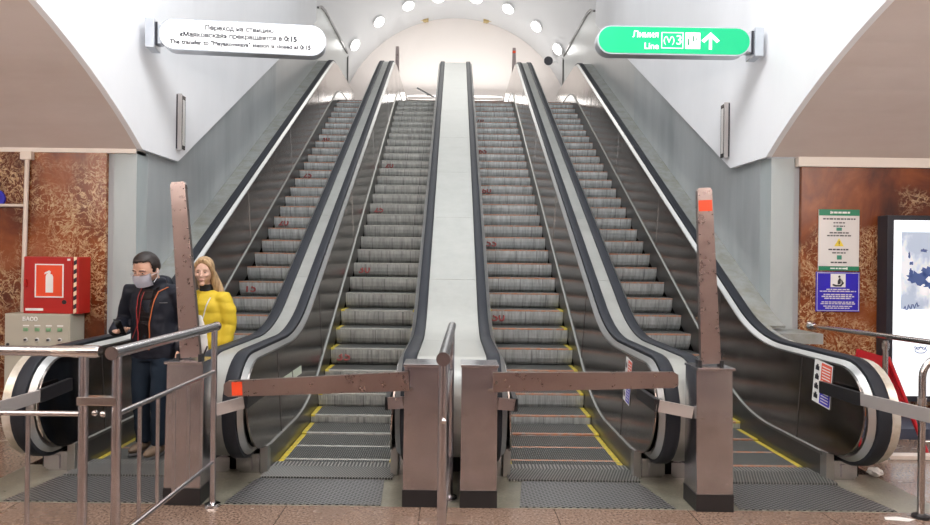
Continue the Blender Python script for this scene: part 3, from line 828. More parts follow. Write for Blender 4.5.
for z, sz, al, x, bd, tx in ((.078, .069, 'CENTER', -.04, .0028, 'Переход на станцию'), (0.0, .069, 'RIGHT', .395, .0028, '«Маяковская» прекращается в'),
                             (0.0, .078, 'LEFT', .415, .0045, '0:15'), (-.082, .063, 'RIGHT', .565, .0026, 'The transfer to "Mayakovskaya" station is closed at'), (-.082, .066, 'LEFT', .58, .004, '0:15')):
    text('lettering', tx, sz, 'sign_text_grey', t, (x, -.0845, z), align=al, bold=bd)
t = sign('green rounded hanging sign reading Линия Line 3 with an arrow, on the upper right wall', (2.29, 7.05, 4.005), radians(0), radians(.3), 1.61, .30, 'sign_green', 1)
text('lettering', 'Линия', .092, 'sign_paint_white', t, (-.16, -.083, .055), align='RIGHT', bold=.0018)
text('lettering', 'Line', .092, 'sign_paint_white', t, (-.16, -.083, -.065), align='RIGHT', bold=.0018)
bm = B()
def rect_frame(bm, x0, x1, z0, z1, w, y0, y1, mi=0):
    box(bm, x0, x1, y0, y1, z0, z0 + w, mi); box(bm, x0, x1, y0, y1, z1 - w, z1, mi); box(bm, x0, x0 + w, y0, y1, z0 + w, z1 - w, mi); box(bm, x1 - w, x1, y0, y1, z0 + w, z1 - w, mi)
rect_frame(bm, -.135, .095, -.085, .085, .008, -.0835, -.080)
obj('line_frame', bm, 'sign_paint_white', t)
text('line_number', '3', .14, 'sign_paint_white', t, (.05, -.083, 0), bold=.001)
text('line_emblem', '(V)', .10, 'sign_paint_white', t, (-.055, -.083, 0.004), bold=.0)
bm = B(); box(bm, .115, .272, -.0835, -.080, -.085, .085); obj('pictogram_field', bm, 'sign_paint_white', t)
bm = B()
box(bm, .14, .155, -.086, -.0837, -.05, .02); box(bm, .155, .165, -.086, -.0837, .025, .04); box(bm, .195, .21, -.086, -.0837, -.01, .05); box(bm, .225, .235, -.086, -.0837, .0, .03); box(bm, .228, .238, -.086, -.0837, .045, .055)
obj('pictogram', bm, 'header_green', t)
bm = B()
prism(bm, [(.365, -.09), (.395, -.09), (.395, .03), (.445, -.02), (.475, .005), (.38, .092), (.285, .005), (.315, -.02), (.365, .03)], 'y', -.0835, -.080); obj('arrow', bm, 'sign_paint_white', t)

# wall housings below the signs
for s, lab in ((-1, 'narrow upright metal housing on the upper left wall, below the white sign'), (1, 'narrow upright metal housing on the upper right wall, below the green sign')):
    t = thing('wall_housing', lab, 'wall fitting', (s * XW, 7.9 if s < 0 else 8.0, 2.95))
    bm = B(); a, b = sorted((0, -s * .06)); box(bm, a, b, -.055, .055, 0, .64, bev=.004); obj('housing', bm, 'stainless', t)
    bm = B(); a, b = sorted((0, -s * .064)); box(bm, a, b, -.072, -.0555, -.01, .65, bev=.002); obj('side_plate', bm, 'bar_steel', t)
    bm = B(); a, b = sorted((-s * .002, -s * .018)); box(bm, a, b, -.0745, -.0722, .0, .64); obj('dark_slot', bm, 'frame_dark', t)
    bm = B(); a, b = sorted((-s * .06, -s * .063)); box(bm, a, b, -.025, .035, .05, .59); obj('cover_strip', bm, 'sign_grey_white', t)
# dark vertical bars on the upper side walls' ends
for s, nm in ((-1, 'trim_8'), (1, 'trim_9')):
    bm = B(); a, b = sorted((s * (XW - .03), s * (XW + .06))); box(bm, a, b, 15.62, 15.72, 8.06, 10.5); struct(nm, bm, 'stainless')

# ------------------------------------------------------------------ left wall fittings
yf = 6.978
t = thing('fire_cabinet', 'red fire extinguisher cabinet on the left marble wall', 'cabinet', (-4.05, yf, 1.08))
bm = B(); box(bm, -.30, .25, -.22, 0, 0, .58, bev=.006); obj('body', bm, 'red_cabinet', t)
bm = B(); box(bm, -.30, .19, -.234, -.222, .004, .576, bev=.004); obj('door', bm, 'red_cabinet', t); dr = COL.objects[-1]
bm = B(); box(bm, -.18, .10, -.238, -.2345, .17, .50); obj('sign_field', bm, 'orange_red', dr)
bm = B(); rect_frame(bm, -.185, .105, .165, .505, .012, -.2405, -.235); obj('sign_frame', bm, 'white_paint', dr)
bm = B(); prism(bm, [(-.075, .215), (.0, .215), (.0, .375), (-.012, .40), (-.03, .405), (-.025, .43), (-.04, .44), (-.085, .42), (-.09, .40), (-.08, .402), (-.055, .415), (-.058, .405), (-.068, .40), (-.075, .38)], 'y', -.2405, -.235); obj('extinguisher_symbol', bm, 'white_paint', dr)
bm = B(); tube(bm, [(.115, -.234, .12), (.115, -.244, .12)], .022, 16); obj('lock', bm, 'black_plastic', dr)
bm = B(); box(bm, -.285, -.265, -.26, -.234, .27, .35, bev=.004); obj('handle', bm, 'red_cabinet', dr)
bm = B(); box(bm, -.28, -.10, -.236, -.2335, .03, .055); box(bm, .14, .17, -.2365, -.2335, .54, .56); obj('label_plate', bm, 'white_paint', dr)
bm = B(); w = .58 / 13
for k in range(13):
    z = k * w
    prism(bm, [(.20, z), (.228, z + .016), (.228, min(.58, z + w + .016)), (.20, z + w)], 'y', -.2255, -.2205, mi=k % 2)
obj('hazard_stripe', bm, ['cream_stripe', 'frame_dark'], t)

t = thing('control_cabinet', 'beige control cabinet with rows of buttons below the red fire cabinet', 'cabinet', (-4.20, yf, .25))
bm = B(); box(bm, -.32, .34, -.26, 0, -.25, .83, bev=.006); obj('body', bm, 'cabinet_beige', t)
bm = B(); box(bm, -.31, .33, -.268, -.2605, .01, .82, bev=.003); obj('door', bm, 'cabinet_beige', t)
text('nameplate', 'БАСО', .055, 'white_paint', t, (-.06, -.269, .775), bold=.002)
for r in range(3):
    for c in range(4):
        bm = B(); x = -.10 + c * .115; z = .675 - r * .105
        if r == 0: box(bm, x - .022, x + .022, -.280, -.2685, z - .02, z + .014, bev=.003); obj('indicator', bm, 'lamp_green', t)
        else:
            tube(bm, [(x, -.2685, z), (x, -.275, z)], .02, 14, mi=1); tube(bm, [(x, -.275, z), (x, -.29, z)], .012, 12, mi=0); obj('button', bm, ['frame_dark', 'white_paint'], t)
for c in range(4):
    bm = B(); x = -.10 + c * .115; box(bm, x - .03, x + .03, -.2705, -.268, .705, .718); obj('indicator_label', bm, 'white_paint', t)
bm = B(); tube(bm, [(-.28, -.2685, .52), (-.28, -.278, .52)], .014, 12); obj('lock', bm, 'black_plastic', t)

t = thing('conduit', 'cream pipe with a junction box running down the left marble wall', 'pipe', (-4.49, yf, 1.05))
bm = B(); tube(bm, [(0.0, -.03, 0), (.03, -.03, 1.68)], .022, 12); obj('pipe', bm, 'pipe_cream', t, autosmooth=40)
bm = B(); box(bm, -.03, .085, -.06, 0, 1.62, 1.705, bev=.006); obj('junction_box', bm, 'pipe_cream', t)
bm = B(); tube(bm, [(-.6, -.028, 1.14), (0, -.028, 1.14)], .016, 12); obj('branch_pipe', bm, 'pipe_cream', t, autosmooth=40)
t = thing('wall_disc', 'round blue disc sign on the left marble wall at the picture edge', 'sign', (-4.80, yf, 2.26))
bm = B(); tube(bm, [(0, 0, 0), (0, -.02, 0)], .10, 32); obj('disc', bm, 'blue_paint', t, autosmooth=40)
bm = B(); tube(bm, [(0, -.02, 0), (0, -.022, 0)], .07, 32); obj('disc_face', bm, 'sign_blue', t)

# ------------------------------------------------------------------ right wall signs and poster
def px(x, d=6.95): return (x - 453 + 0.0) / 665 * d
t = thing('notice_board', 'white notice with green bands and a yellow triangle, above the blue notice', 'sign', (4.04, yf, 1.615))
bm = B(); box(bm, -.212, .212, -.012, 0, 0, .64, bev=.002); obj('panel', bm, 'sign_grey_white', t)
bm = B(); box(bm, -.212, .212, -.0145, -.0125, .575, .64); obj('header_band', bm, 'header_green', t)
bm = B(); box(bm, -.212, .212, -.0145, -.0125, 0, .045); obj('footer_band', bm, 'header_green', t)
def lines(bm, rows, y0, y1, mi=0):
    for (xc, z, w, h) in rows:
        x = xc - w / 2
        while x < xc + w / 2 - .004:
            ww = min(random.uniform(.018, .05), xc + w / 2 - x); box(bm, x, x + ww, y0, y1, z - h / 2, z + h / 2, mi); x += ww + .008
bm = B(); lines(bm, [(0, .54, .34, .014), (0, .50, .12, .012), (0, .465, .12, .012), (0, .395, .20, .013), (0, .365, .25, .012), (0, .22, .22, .014), (0, .185, .14, .012), (0, .085, .17, .014)], -.0142, -.0125); obj('print', bm, 'sign_text_grey', t)
bm = B(); lines(bm, [(.01, .607, .20, .02), (-.09, .607, .012, .03), (0, .022, .18, .015), (.085, .022, .012, .025)], -.0165, -.0147); obj('print', bm, 'white_paint', t)
bm = B(); box(bm, -.028, .028, -.0142, -.0125, .417, .45); box(bm, -.02, .03, -.0142, -.0125, .115, .16); obj('print', bm, 'sticker_green', t)
bm = B(); prism(bm, [(-.05, .255), (.05, .255), (0, .338)], 'y', -.0145, -.0125, 0); box(bm, -.004, .004, -.0165, -.0147, .275, .31, 1); box(bm, -.004, .004, -.0165, -.0147, .262, .269, 1); obj('warning_triangle', bm, ['warning_yellow', 'frame_dark'], t)
t = thing('notice_board', 'blue notice with a white pictogram square, below the white and green notice', 'sign', (4.035, yf, 1.185))
bm = B(); box(bm, -.228, .228, -.012, 0, 0, .415, bev=.004); obj('panel', bm, 'sign_blue', t)
bm = B(); rect_frame(bm, -.22, .22, .008, .407, .005, -.0142, -.0125); obj('border', bm, 'sign_grey_white', t)
bm = B(); box(bm, -.078, .078, -.0145, -.0125, .255, .395); obj('pictogram_field', bm, 'white_paint', t)
bm = B()
prism(bm, [(-.06, .275), (-.03, .262), (.03, .262), (.062, .30), (.055, .31), (.02, .28), (-.02, .28), (-.055, .29)], 'y', -.0165, -.0147)
prism(bm, [(-.005, .285), (.025, .29), (.03, .345), (.01, .352), (-.004, .32)], 'y', -.0165, -.0147); tube(bm, [(.012, -.0147, .366), (.012, -.0165, .366)], .012, 12)
prism(bm, [(.035, .29), (.05, .31), (.04, .335), (.032, .335)], 'y', -.0165, -.0147); obj('pictogram', bm, 'frame_dark', t)
bm = B(); lines(bm, [(0, .232, .24, .011), (0, .212, .38, .011), (0, .178, .30, .012), (0, .158, .34, .012), (0, .138, .28, .012), (0, .10, .34, .010), (0, .082, .36, .010), (0, .056, .30, .010), (0, .036, .26, .010)], -.0142, -.0125); obj('print', bm, 'sign_grey_white', t)

t = thing('poster_lightbox', 'tall dark framed light box with a pale blue poster, at the right picture edge', 'advertising board', (5.35, yf, .28))
bm = B(); box(bm, -.90, .90, -.16, 0, 0, 1.91, bev=.006); obj('case', bm, 'frame_dark', t)
bm = B(); box(bm, -.835, .835, -.166, -.161, .06, 1.86); obj('screen', bm, 'poster_glow', t); scn = COL.objects[-1]
bm = B(); box(bm, -.76, .76, -.169, -.1665, .95, 1.74); obj('picture', bm, 'poster_print', scn)
bm = B()
def blob(bm, cx, cz, r, k, sx=1, sz=1, y=-.1705):
    rnd = random.Random(k); pts = []
    for a in range(22):
        q = r * (1 + rnd.uniform(-.35, .35)); pts.append((cx + sx * q * cos(2 * pi * a / 22), cz + sz * q * sin(2 * pi * a / 22)))
    prism(bm, pts, 'y', y, -.1692)
bm.free()
for q in ((-.58, 1.27, .085, 3, 1.2, .8), (-.50, 1.33, .05, 5), (-.66, 1.32, .03, 6, .6, 1.6), (-.53, 1.55, .026, 8, 1.4, .7), (-.68, 1.50, .018, 9, .6, 2.0), (-.46, 1.20, .05, 11, 1.5, .6), (-.66, 1.42, .02, 13), (-.42, 1.36, .04, 15, .7, 1.5)):
    bm = B(); blob(bm, *q); obj('ink_splash', bm, 'poster_ink', scn)
bm = B()
pts = [(-.73 + .012 * k, -.1708, .95 + .03 * sin(k * 1.9) + .004 * k) for k in range(14)]
tube(bm, pts, .005, 6); obj('signature', bm, 'poster_ink', scn); bm = B(); tube(bm, [(-.62 + .012 * k, -.1675, .55 + .02 * sin(k * 1.3)) for k in range(12)], .004, 6); obj('signature', bm, 'poster_ink', scn); bm = B()
tube(bm, [(-.55 + .06 * cos(a / 12 * 2 * pi), -.1675, .53 + .03 * sin(a / 12 * 2 * pi)) for a in range(13)], .004, 6)
obj('signature', bm, 'poster_ink', scn)

# low plinth below the poster, kerb, red stand
bm = B(); box(bm, 3.72, 6.6, 6.4, 6.96, .0, .10); tag(obj('floor_mat', bm, 'mat_blue_grey'), 'dark blue grey slab on the floor below the poster', 'mat')
bm = B(); box(bm, 3.40, 6.6, 5.72, 5.82, 0, .035, bev=.004); tag(obj('kerb_strip', bm, 'stone_white'), 'low white stone strip on the floor below the poster', 'kerb')
bm = B(); box(bm, 3.65, 9, 6.94, 6.98, 0, .16); o = struct('baseboard_right', bm, 'brown_skirting')
t = thing('folding_stand', 'red folding stand standing in front of the poster, behind the rightmost handrail', 'stand', (3.99, 6.05, 0))
bm = B()
prism(bm, [(-.30, .91), (-.02, .83), (.14, .36), (.08, .36), (-.05, .72), (-.32, .78)], 'y', -.015, .015); obj('front_panel', bm, 'red_frame', t)
for x0, y0, x1, y1 in ((-.03, -.01, .21, -.20), (-.03, .05, .20, .28), (-.30, -.01, -.38, -.18), (-.30, .05, -.38, .28)):
    bm = B(); tube(bm, [(x0, y0, .84), (x1, y1, .0)], .018, 10); obj('leg', bm, 'red_frame', t, autosmooth=40)

# litter
def crumple(name, loc, r, label, ms='white_paint', flat=.6):
    bm = B(); bmesh.ops.create_icosphere(bm, subdivisions=3, radius=r)
    for v in bm.verts:
        q = 1 + .35 * noise.noise(v.co * (2.2 / r)); v.co = v.co * q; v.co.z *= flat
    zmin = min(v.co.z for v in bm.verts)
    for v in bm.verts: v.co.z -= zmin
    o = obj(name, bm, ms, loc=loc); return tag(o, label, 'litter')
crumple('crumpled_paper', (3.36, 5.26, 0), .055, 'crumpled white paper on the floor beside the rightmost newel')
bm = B(); prism(bm, [(-.09, -.02), (.05, -.045), (.11, -.01), (.02, .03), (-.07, .025)], 'z', .0005, .004); o = tag(obj('paper_scrap', bm, 'white_paint', loc=(2.94, 4.37, 0)), 'flat white paper scrap on the pink floor at the lower right', 'litter')

# ------------------------------------------------------------------ upper hall fittings
for k, a in enumerate((37, 51, 66, 81, 98, 112, 127, 142)):
    r = 3.92; ar = radians(a); p = Vector((r * cos(ar), 20.3, AZ + r * sin(ar)))
    side = 'right' if a < 90 else 'left'; idx = min(k, 7 - k)
    nm = ['lowest', 'second lowest', 'second highest', 'highest'][idx]
    t = thing('recessed_lamp', '%s bright lamp on the %s half of the far arch rim' % (nm, side), 'lamp', p, group='lamps around the far arch')
    inw = Vector((-cos(ar) * .93, -.36, -sin(ar) * .93)); 
    bm = B(); tube(bm, [inw * -.02, inw * .035], .19, 20); obj('lamp_ring', bm, 'vault_white', t, autosmooth=40)
    bm = B(); tube(bm, [inw * .036, inw * .05], .165, 20); obj('lamp_lens', bm, 'lamp_glow', t)
for s, lab in ((-1, 'left'), (1, 'right')):
    t = thing('wall_lamp', 'small brass lamp on a thin arm, %s half of the far end wall' % lab, 'lamp', (s * 1.02, 22.0, 9.58))
    bm = B(); tube(bm, [(0, 0, 0), (0, -.22, 0)], .02, 10); tube(bm, [(s * .0, -.2, 0), (s * .42, -.2, -.03)], .018, 10); obj('arm', bm, 'brass_lamp', t)
    bm = B(); box(bm, -.09 - s * .03, .09 - s * .03, -.27, -.15, -.05, .06, bev=.01); obj('lamp_head', bm, 'brass_lamp', t)
t = thing('loudspeaker', 'small dark round loudspeaker on the right side of the far arch', 'loudspeaker', (3.02, 21.0, 7.98))
bm = B(); tube(bm, [(-.12, -.25, 0), (-.12, -.02, 0)], [.14, .07], 18); obj('horn', bm, 'frame_dark', t)
bm = B(); tube(bm, [(-.12, -.05, 0), (.22, .05, .05)], .03, 8); obj('bracket', bm, 'vault_white', t)
for s, lab in ((-1, 'left'), (1, 'right')):
    t = thing('railing', 'far silver railing on the upper landing, %s of the median' % lab, 'railing', (s * .95, 20.6, ZT))
    bm = B(); tube(bm, [(-.55, 0, 1.0), (.55, 0, 1.0)], .025, 10); tube(bm, [(-.55, 0, .86), (.55, 0, .86)], .02, 10); obj('rail', bm, 'stainless', t)
    bm = B(); tube(bm, [(-.55, 0, 0), (-.55, 0, 1.0)], .02, 10); tube(bm, [(.55, 0, 0), (.55, 0, 1.0)], .02, 10); obj('post', bm, 'stainless', t)
    if s < 0:
        bm = B(); box(bm, -.62, .0, -.05, -.02, 1.06, 1.11, M=Matrix.Translation((-.2, 0, .6)) @ Matrix.Rotation(radians(28), 4, 'Y') @ Matrix.Translation((.3, 0, -.55))); obj('slanted_bar', bm, 'skirt_steel', t)

# ------------------------------------------------------------------ people
def remesh(bm, voxel, smooth_it=4, name='tmp'):
    me = bpy.data.meshes.new(name); bmesh.ops.recalc_face_normals(bm, faces=bm.faces[:]); bm.to_mesh(me); bm.free()
    o = bpy.data.objects.new(name, me); COL.objects.link(o)
    md = o.modifiers.new('r', 'REMESH'); md.mode = 'VOXEL'; md.voxel_size = voxel
    if smooth_it:
        sm = o.modifiers.new('s', 'SMOOTH'); sm.iterations = smooth_it; sm.factor = .5
    bpy.context.view_layer.update()
    dg = bpy.context.evaluated_depsgraph_get()
    m2 = bpy.data.meshes.new_from_object(o.evaluated_get(dg))
    bpy.data.objects.remove(o); bpy.data.meshes.remove(me)
    b2 = B(); b2.from_mesh(m2); bpy.data.meshes.remove(m2)
    return b2
def loft(bm, rings, seg=24, mi=0):
    """rings of (x,y,z,rx,ry) horizontal ellipses"""
    R = [[bm.verts.new((x + rx * cos(2 * pi * k / seg), y + ry * sin(2 * pi * k / seg), z)) for k in range(seg)] for x, y, z, rx, ry in rings]
    for a, b in zip(R, R[1:]):
        for k in range(seg): bm.faces.new((a[k], a[(k + 1) % seg], b[(k + 1) % seg], b[k]))
    bm.faces.new(R[0][::-1]); bm.faces.new(R[-1])
def ell(bm, c, r, M=None, sub=3):
    g = bmesh.ops.create_icosphere(bm, subdivisions=sub, radius=1.0)
    for v in g['verts']:
        v.co = Vector((v.co.x * r[0], v.co.y * r[1], v.co.z * r[2]))
        if M is not None: v.co = M @ v.co
        v.co += Vector(c)
def wrinkle(bm, amp, k, zq=0.0, zl=.1):
    bm.normal_update()
    for v in bm.verts:
        d = amp * noise.noise(v.co * k) + amp * .6 * noise.noise(v.co * k * 2.3)
        if zq: d += zq * abs(sin(pi * (v.co.z + .25 * v.co.x ** 2) / zl)) ** .6 - zq * .6
        v.co += v.normal * d
def hand(bm, wrist, direction, palm_n, curl, s=1.0, thumb=1):
    """palm, four unequal fingers, thumb. direction = along fingers, palm_n = palm facing"""
    d = Vector(direction).normalized(); nrm = Vector(palm_n); nrm = (nrm - d * nrm.dot(d)).normalized(); side = d.cross(nrm) * thumb
    w = Vector(wrist)
    M = Matrix((side, nrm, d)).transposed()
    ell(bm, w + d * .05 * s, (.042 * s, .016 * s, .055 * s), M, 2)
    for i, (off, L) in enumerate(((.031, .070), (.0105, .080), (-.0105, .074), (-.030, .058))):
        p = w + d * .085 * s + side * off * s; pts = [w + d * .06 * s + side * off * s * .8, p]; a = 0; q = p
        for j in range(3):
            a += curl * (0.7 if j == 0 else 1.0)
            dirv = d * cos(a) + nrm * sin(a); q = q + dirv * L * s * (.45, .32, .23)[j]; pts.append(q)
        tube(bm, pts, [.0095 * s, .0095 * s, .0088 * s, .008 * s, .0072 * s], 10, round_ends=True)
    p = w + d * .025 * s + side * .034 * s
    q1 = p + (side * .7 + d * .6 + nrm * .25).normalized() * .042 * s; q2 = q1 + (side * .2 + d * .8 + nrm * .5).normalized() * .032 * s
    tube(bm, [w + d * .02 * s + side * .01, p, q1, q2], [.014 * s, .0125 * s, .0105 * s, .0085 * s], 10, round_ends=True)
def head_geo(bm, c, M, s=1.0, fem=False):
    """skull, jaw, nose, brow, ears, facing -Y in head space"""
    def P(v): return Vector(c) + M @ (Vector(v) * s)
    g = bmesh.ops.create_icosphere(bm, subdivisions=4, radius=1.0)
    for v in g['verts']:
        x, y, z = v.co; q = Vector((x * .077, y * .098, z * .118))
        if z < 0:
            q.x *= 1 - .30 * (-z) ** 1.5; 
            if y > 0: q.y *= 1 - .55 * (-z)
            else: q.y *= 1 - .05 * (-z)
        if y < -.75: q.y = -.098 * (.75 + (-y - .75) * .55)
        v.co = P(q)
    ell(bm, P((0, -.084, -.004)), (.012 * s, .016 * s, .028 * s), M, 2)        # nose bridge
    ell(bm, P((0, -.100, -.026)), (.015 * s, .016 * s, .012 * s), M, 2)        # nose tip
    ell(bm, P((0, -.076, -.096)), (.026 * s, .02 * s, .018 * s), M, 2)         # chin
    for sx in (-1, 1):
        ell(bm, P((sx * .029, -.079, .026)), (.024 * s, .012 * s, .008 * s), M, 2)   # brow
        ell(bm, P((sx * .040, -.066, -.020)), (.024 * s, .02 * s, .018 * s), M, 2)   # cheek
        ell(bm, P((sx * .078, .010, -.012)), (.008 * s, .018 * s, .030 * s), M, 2)   # ear
    ell(bm, P((0, -.085, -.062)), (.024 * s, .009 * s, .009 * s), M, 2)        # lips base
    return P
def face(E, P, M, s, lips=True):
    for sx in (-1, 1):
        bm = B(); ell(bm, P((sx * .031, -.0765, .006)), (.0125 * s, .009 * s, .0048 * s), M, 2); o = obj('eye', bm, 'eye_white', E, smooth=True)
        bm = B(); ell(bm, P((sx * .031, -.0845, .006)), (.0058 * s, .0032 * s, .0048 * s), M, 2); obj('iris', bm, 'eye_dark', o, smooth=True)
        bm = B(); tube(bm, [P((sx * .013, -.0915, .028)), P((sx * .03, -.0925, .033)), P((sx * .049, -.083, .028))], [w_ * s for w_ in ((.0018, .0022, .0014) if lips else (.003, .004, .0022))], 8); obj('eyebrow', bm, 'hair_dark' if not lips else 'hair_blond', E, smooth=True)
    if lips:
        bm = B(); ell(bm, P((0, -.0935, -.061)), (.019 * s, .004 * s, .0065 * s), M, 2); obj('lips', bm, 'lips', E, smooth=True)

def surf_pts(bvh, xz, lift=.004):
    out = []
    for x, z in xz:
        h = bvh.ray_cast(Vector((x, -1.5, z)), Vector((0, 1, 0)))
        if h[0] is not None: out.append(h[0] + Vector((0, -lift, 0)))
    return out

# --- man
mn = thing('person', 'person in dark jacket and white face mask looking down at a phone', 'person', (-2.525, 5.64, .016), radians(-8))
mn.scale = (1.06, 1.06, 1.0)
hc = (-.01, -.10, 1.545)
MH = Matrix.Rotation(radians(-6), 3, 'Z') @ Matrix.Rotation(radians(24), 3, 'X')
rs, re, rw = (-.185, .0, 1.36), (-.275, .03, 1.10), (-.175, -.235, 1.05)
ls, le, lw = (.185, .0, 1.36), (.265, .05, 1.10), (.255, -.05, .90)
rhip, rk, ra = (-.085, 0, .88), (-.095, -.03, .48), (-.10, .03, .09)
lhip, lk, la = (.085, 0, .88), (.09, -.07, .48), (.08, -.05, .09)
b = B()
Pm = head_geo(b, hc, MH, 1.1)
tube(b, [(0, .02, 1.36), (0, -.01, 1.43), (0, -.06, 1.50)], [.062, .056, .055], 14, round_ends=True)
loft(b, [(0, 0, .82, .15, .10), (0, 0, .95, .15, .105), (0, 0, 1.10, .14, .10), (0, 0, 1.25, .165, .11), (0, .01, 1.36, .16, .09), (0, .015, 1.41, .07, .06)])
tube(b, [rs, re, rw], [.05, .04, .026], 12, round_ends=True); tube(b, [ls, le, lw], [.05, .04, .026], 12, round_ends=True)
tube(b, [rhip, rk, ra], [.08, .055, .04], 12, round_ends=True); tube(b, [lhip, lk, la], [.08, .055, .04], 12, round_ends=True)
for a in (ra, la): tube(b, [(a[0], a[1] + .03, .045), (a[0] - .005, a[1] - .13, .035)], [.035, .03], 10, round_ends=True)
hand(b, Vector(rw) + Vector((.008, -.015, 0)), (.75, -.45, -.12), (.3, -.2, 1), .55, 1.0, -1)
hand(b, Vector(lw) + Vector((0, -.01, -.02)), (-.05, -.25, -1), (-1, .1, 0), .45, 1.0, 1)
b = remesh(b, .0055, 2)
obj('body', b, 'skin', mn, smooth=True)
face(mn, Pm, MH, 1.1, lips=False)
# hair: short, cap on the skull
b = B(); ell(b, (0, .012, .030), (.086, .104, .106), None, 4)
for v in b.verts:
    if v.co.y < -.035 and v.co.z < .082: v.co.y = max(v.co.y, -.02 - .01 * (v.co.z < 0))
    if v.co.z < -.02: v.co.z = -.02 + (v.co.z + .02) * .5; 
    v.co += v.co.normalized() * .004 * noise.noise(v.co * 45)
for v in b.verts: v.co = Pm(v.co)
obj('hair', b, 'hair_dark', mn, smooth=True)
# mask
b = B(); g = 12; rows = []
for i in range(g + 1):
    row = []
    for j in range(9):
        a = -1.12 + 2.24 * i / g; z = -.100 + .098 * j / 8
        r = .102 - .006 * abs(j - 4) / 4; row.append(b.verts.new(Pm((.085 * sin(a) * (1 - .10 * (8 - j) / 8), -(.130 - .012 * abs(j - 4) / 4) * cos(a) ** .8 + .002, z))))
    rows.append(row)
for i in range(g):
    for j in range(8): b.faces.new((rows[i][j], rows[i + 1][j], rows[i + 1][j + 1], rows[i][j + 1]))
bmesh.ops.solidify(b, geom=b.faces[:], thickness=.002)
mk = obj('face_mask', b, 'mask_white', mn, smooth=True)
for sx in (-1, 1):
    b = B()
    for z in (-.02, -.08): tube(b, [Pm((sx * .074, -.055, z)), Pm((sx * .082, -.01, (z - .02) / 2 - .005)), Pm((sx * .085, .012, -.005))], .0018, 6)
    obj('ear_loop', b, 'mask_white', mk)
# jacket
b = B()
loft(b, [(0, 0, .80, .185, .125), (0, 0, .86, .195, .135), (0, 0, .98, .190, .132), (0, 0, 1.10, .185, .13), (0, 0, 1.22, .20, .135), (0, .005, 1.32, .205, .125), (0, .012, 1.38, .175, .105), (0, .018, 1.42, .11, .085)])
loft(b, [(0, -.005, 1.36, .095, .085), (0, -.012, 1.41, .098, .090), (0, -.02, 1.455, .094, .088), (0, -.025, 1.475, .086, .08)])
ell(b, (0, .085, 1.43), (.105, .06, .065))
tube(b, [(-.13, .01, 1.35), rs, Vector(rs).lerp(Vector(re), .5) + Vector((-.012, .01, 0)), re, Vector(re).lerp(Vector(rw), .5), Vector(rw) + Vector((-.002, -.0, 0))], [.075, .08, .075, .068, .062, .05], 16, round_ends=True)
tube(b, [(.13, .01, 1.35), ls, Vector(ls).lerp(Vector(le), .5) + Vector((.012, .01, 0)), le, Vector(le).lerp(Vector(lw), .5), lw], [.075, .08, .075, .068, .062, .05], 16, round_ends=True)
b = remesh(b, .010, 5); wrinkle(b, .008, 9)
bvh = BVHTree.FromBMesh(b)
jk = obj('jacket', b, 'jacket_navy', mn, smooth=True)
# open front: darker lining strip and orange zips, grey shirt at the throat
def ribbon(b, L, R):
    va = [b.verts.new(p) for p in L]; vb = [b.verts.new(p) for p in R]
    for i in range(min(len(va), len(vb)) - 1): b.faces.new((va[i], va[i + 1], vb[i + 1], vb[i]))
zs = [1.40 - .02 * k for k in range(27)]
L = surf_pts(bvh, [(-.055 + .012 * sin(z * 9), z) for z in zs], .005); R = surf_pts(bvh, [(.035 + .05 * max(0, (z - 1.1)) / .3, z) for z in zs], .005)
b = B(); ribbon(b, L, R); bmesh.ops.solidify(b, geom=b.faces[:], thickness=.003); obj('lining', b, 'jacket_lining', mn, smooth=True)
b = B(); tube(b, surf_pts(bvh, [(.04 + .055 * max(0, (z - 1.1)) / .3 + (.05 * (z - 1.36) / .04 if z > 1.36 else 0), z) for z in zs], .007), .005, 6); obj('zip', b, 'zip_orange', jk)
b = B(); tube(b, surf_pts(bvh, [(-.058 + .012 * sin(z * 9), z) for z in zs], .007), .0045, 6); obj('zip', b, 'wire_red', jk)
b = B(); zz = [1.385 - .015 * k for k in range(7)]
ribbon(b, surf_pts(bvh, [(-.045, z) for z in zz], .009), surf_pts(bvh, [(.05, z) for z in zz], .009)); bmesh.ops.solidify(b, geom=b.faces[:], thickness=.002); obj('shirt', b, 'shirt_grey', mn, smooth=True)
b = B(); tube(b, surf_pts(bvh, [(.11 + .012 * k, 1.27) for k in range(5)], .002), .003, 6); obj('chest_logo', b, 'shirt_grey', jk)
b = B()
wp = surf_pts(bvh, [(-.02 - .01 * k * .3, 1.36 - .03 * k) for k in range(9)], .014) + surf_pts(bvh, [(-.06 - .012 * k, 1.07 - .025 * k) for k in range(5)], .016)
tube(b, wp, .003, 6); obj('earphone_wire', b, 'wire_red', mn)
# trousers
b = B()
loft(b, [(0, 0, .78, .155, .115), (0, 0, .84, .165, .12), (0, 0, .90, .16, .115)])
for h, k, a in ((rhip, rk, ra), (lhip, lk, la)):
    tube(b, [(h[0], h[1], .86), Vector(h).lerp(Vector(k), .45), k, Vector(k).lerp(Vector(a), .5), (a[0], a[1] + .01, .075)], [.098, .085, .068, .062, .063], 16, round_ends=False)
b = remesh(b, .010, 4); wrinkle(b, .006, 12); obj('trousers', b, 'jeans_blue', mn, smooth=True)
for a in (ra, la):
    b = B(); ell(b, (a[0] - .003, a[1] - .05, .04), (.047, .135, .042))
    tube(b, [(a[0], a[1] + .02, .05), (a[0], a[1] + .015, .10)], [.046, .044], 14)
    for v in b.verts: v.co.z = max(v.co.z, 0.0)
    b = remesh(b, .007, 2); sh = obj('shoe', b, 'shoe_tan', mn, smooth=True)
    b = B(); prism(b, [(a[0] - .003 + .048 * cos(t_ * 2 * pi / 24), a[1] - .05 + .137 * sin(t_ * 2 * pi / 24)) for t_ in range(24)], 'z', 0, .014); obj('sole', b, 'shirt_grey', sh)
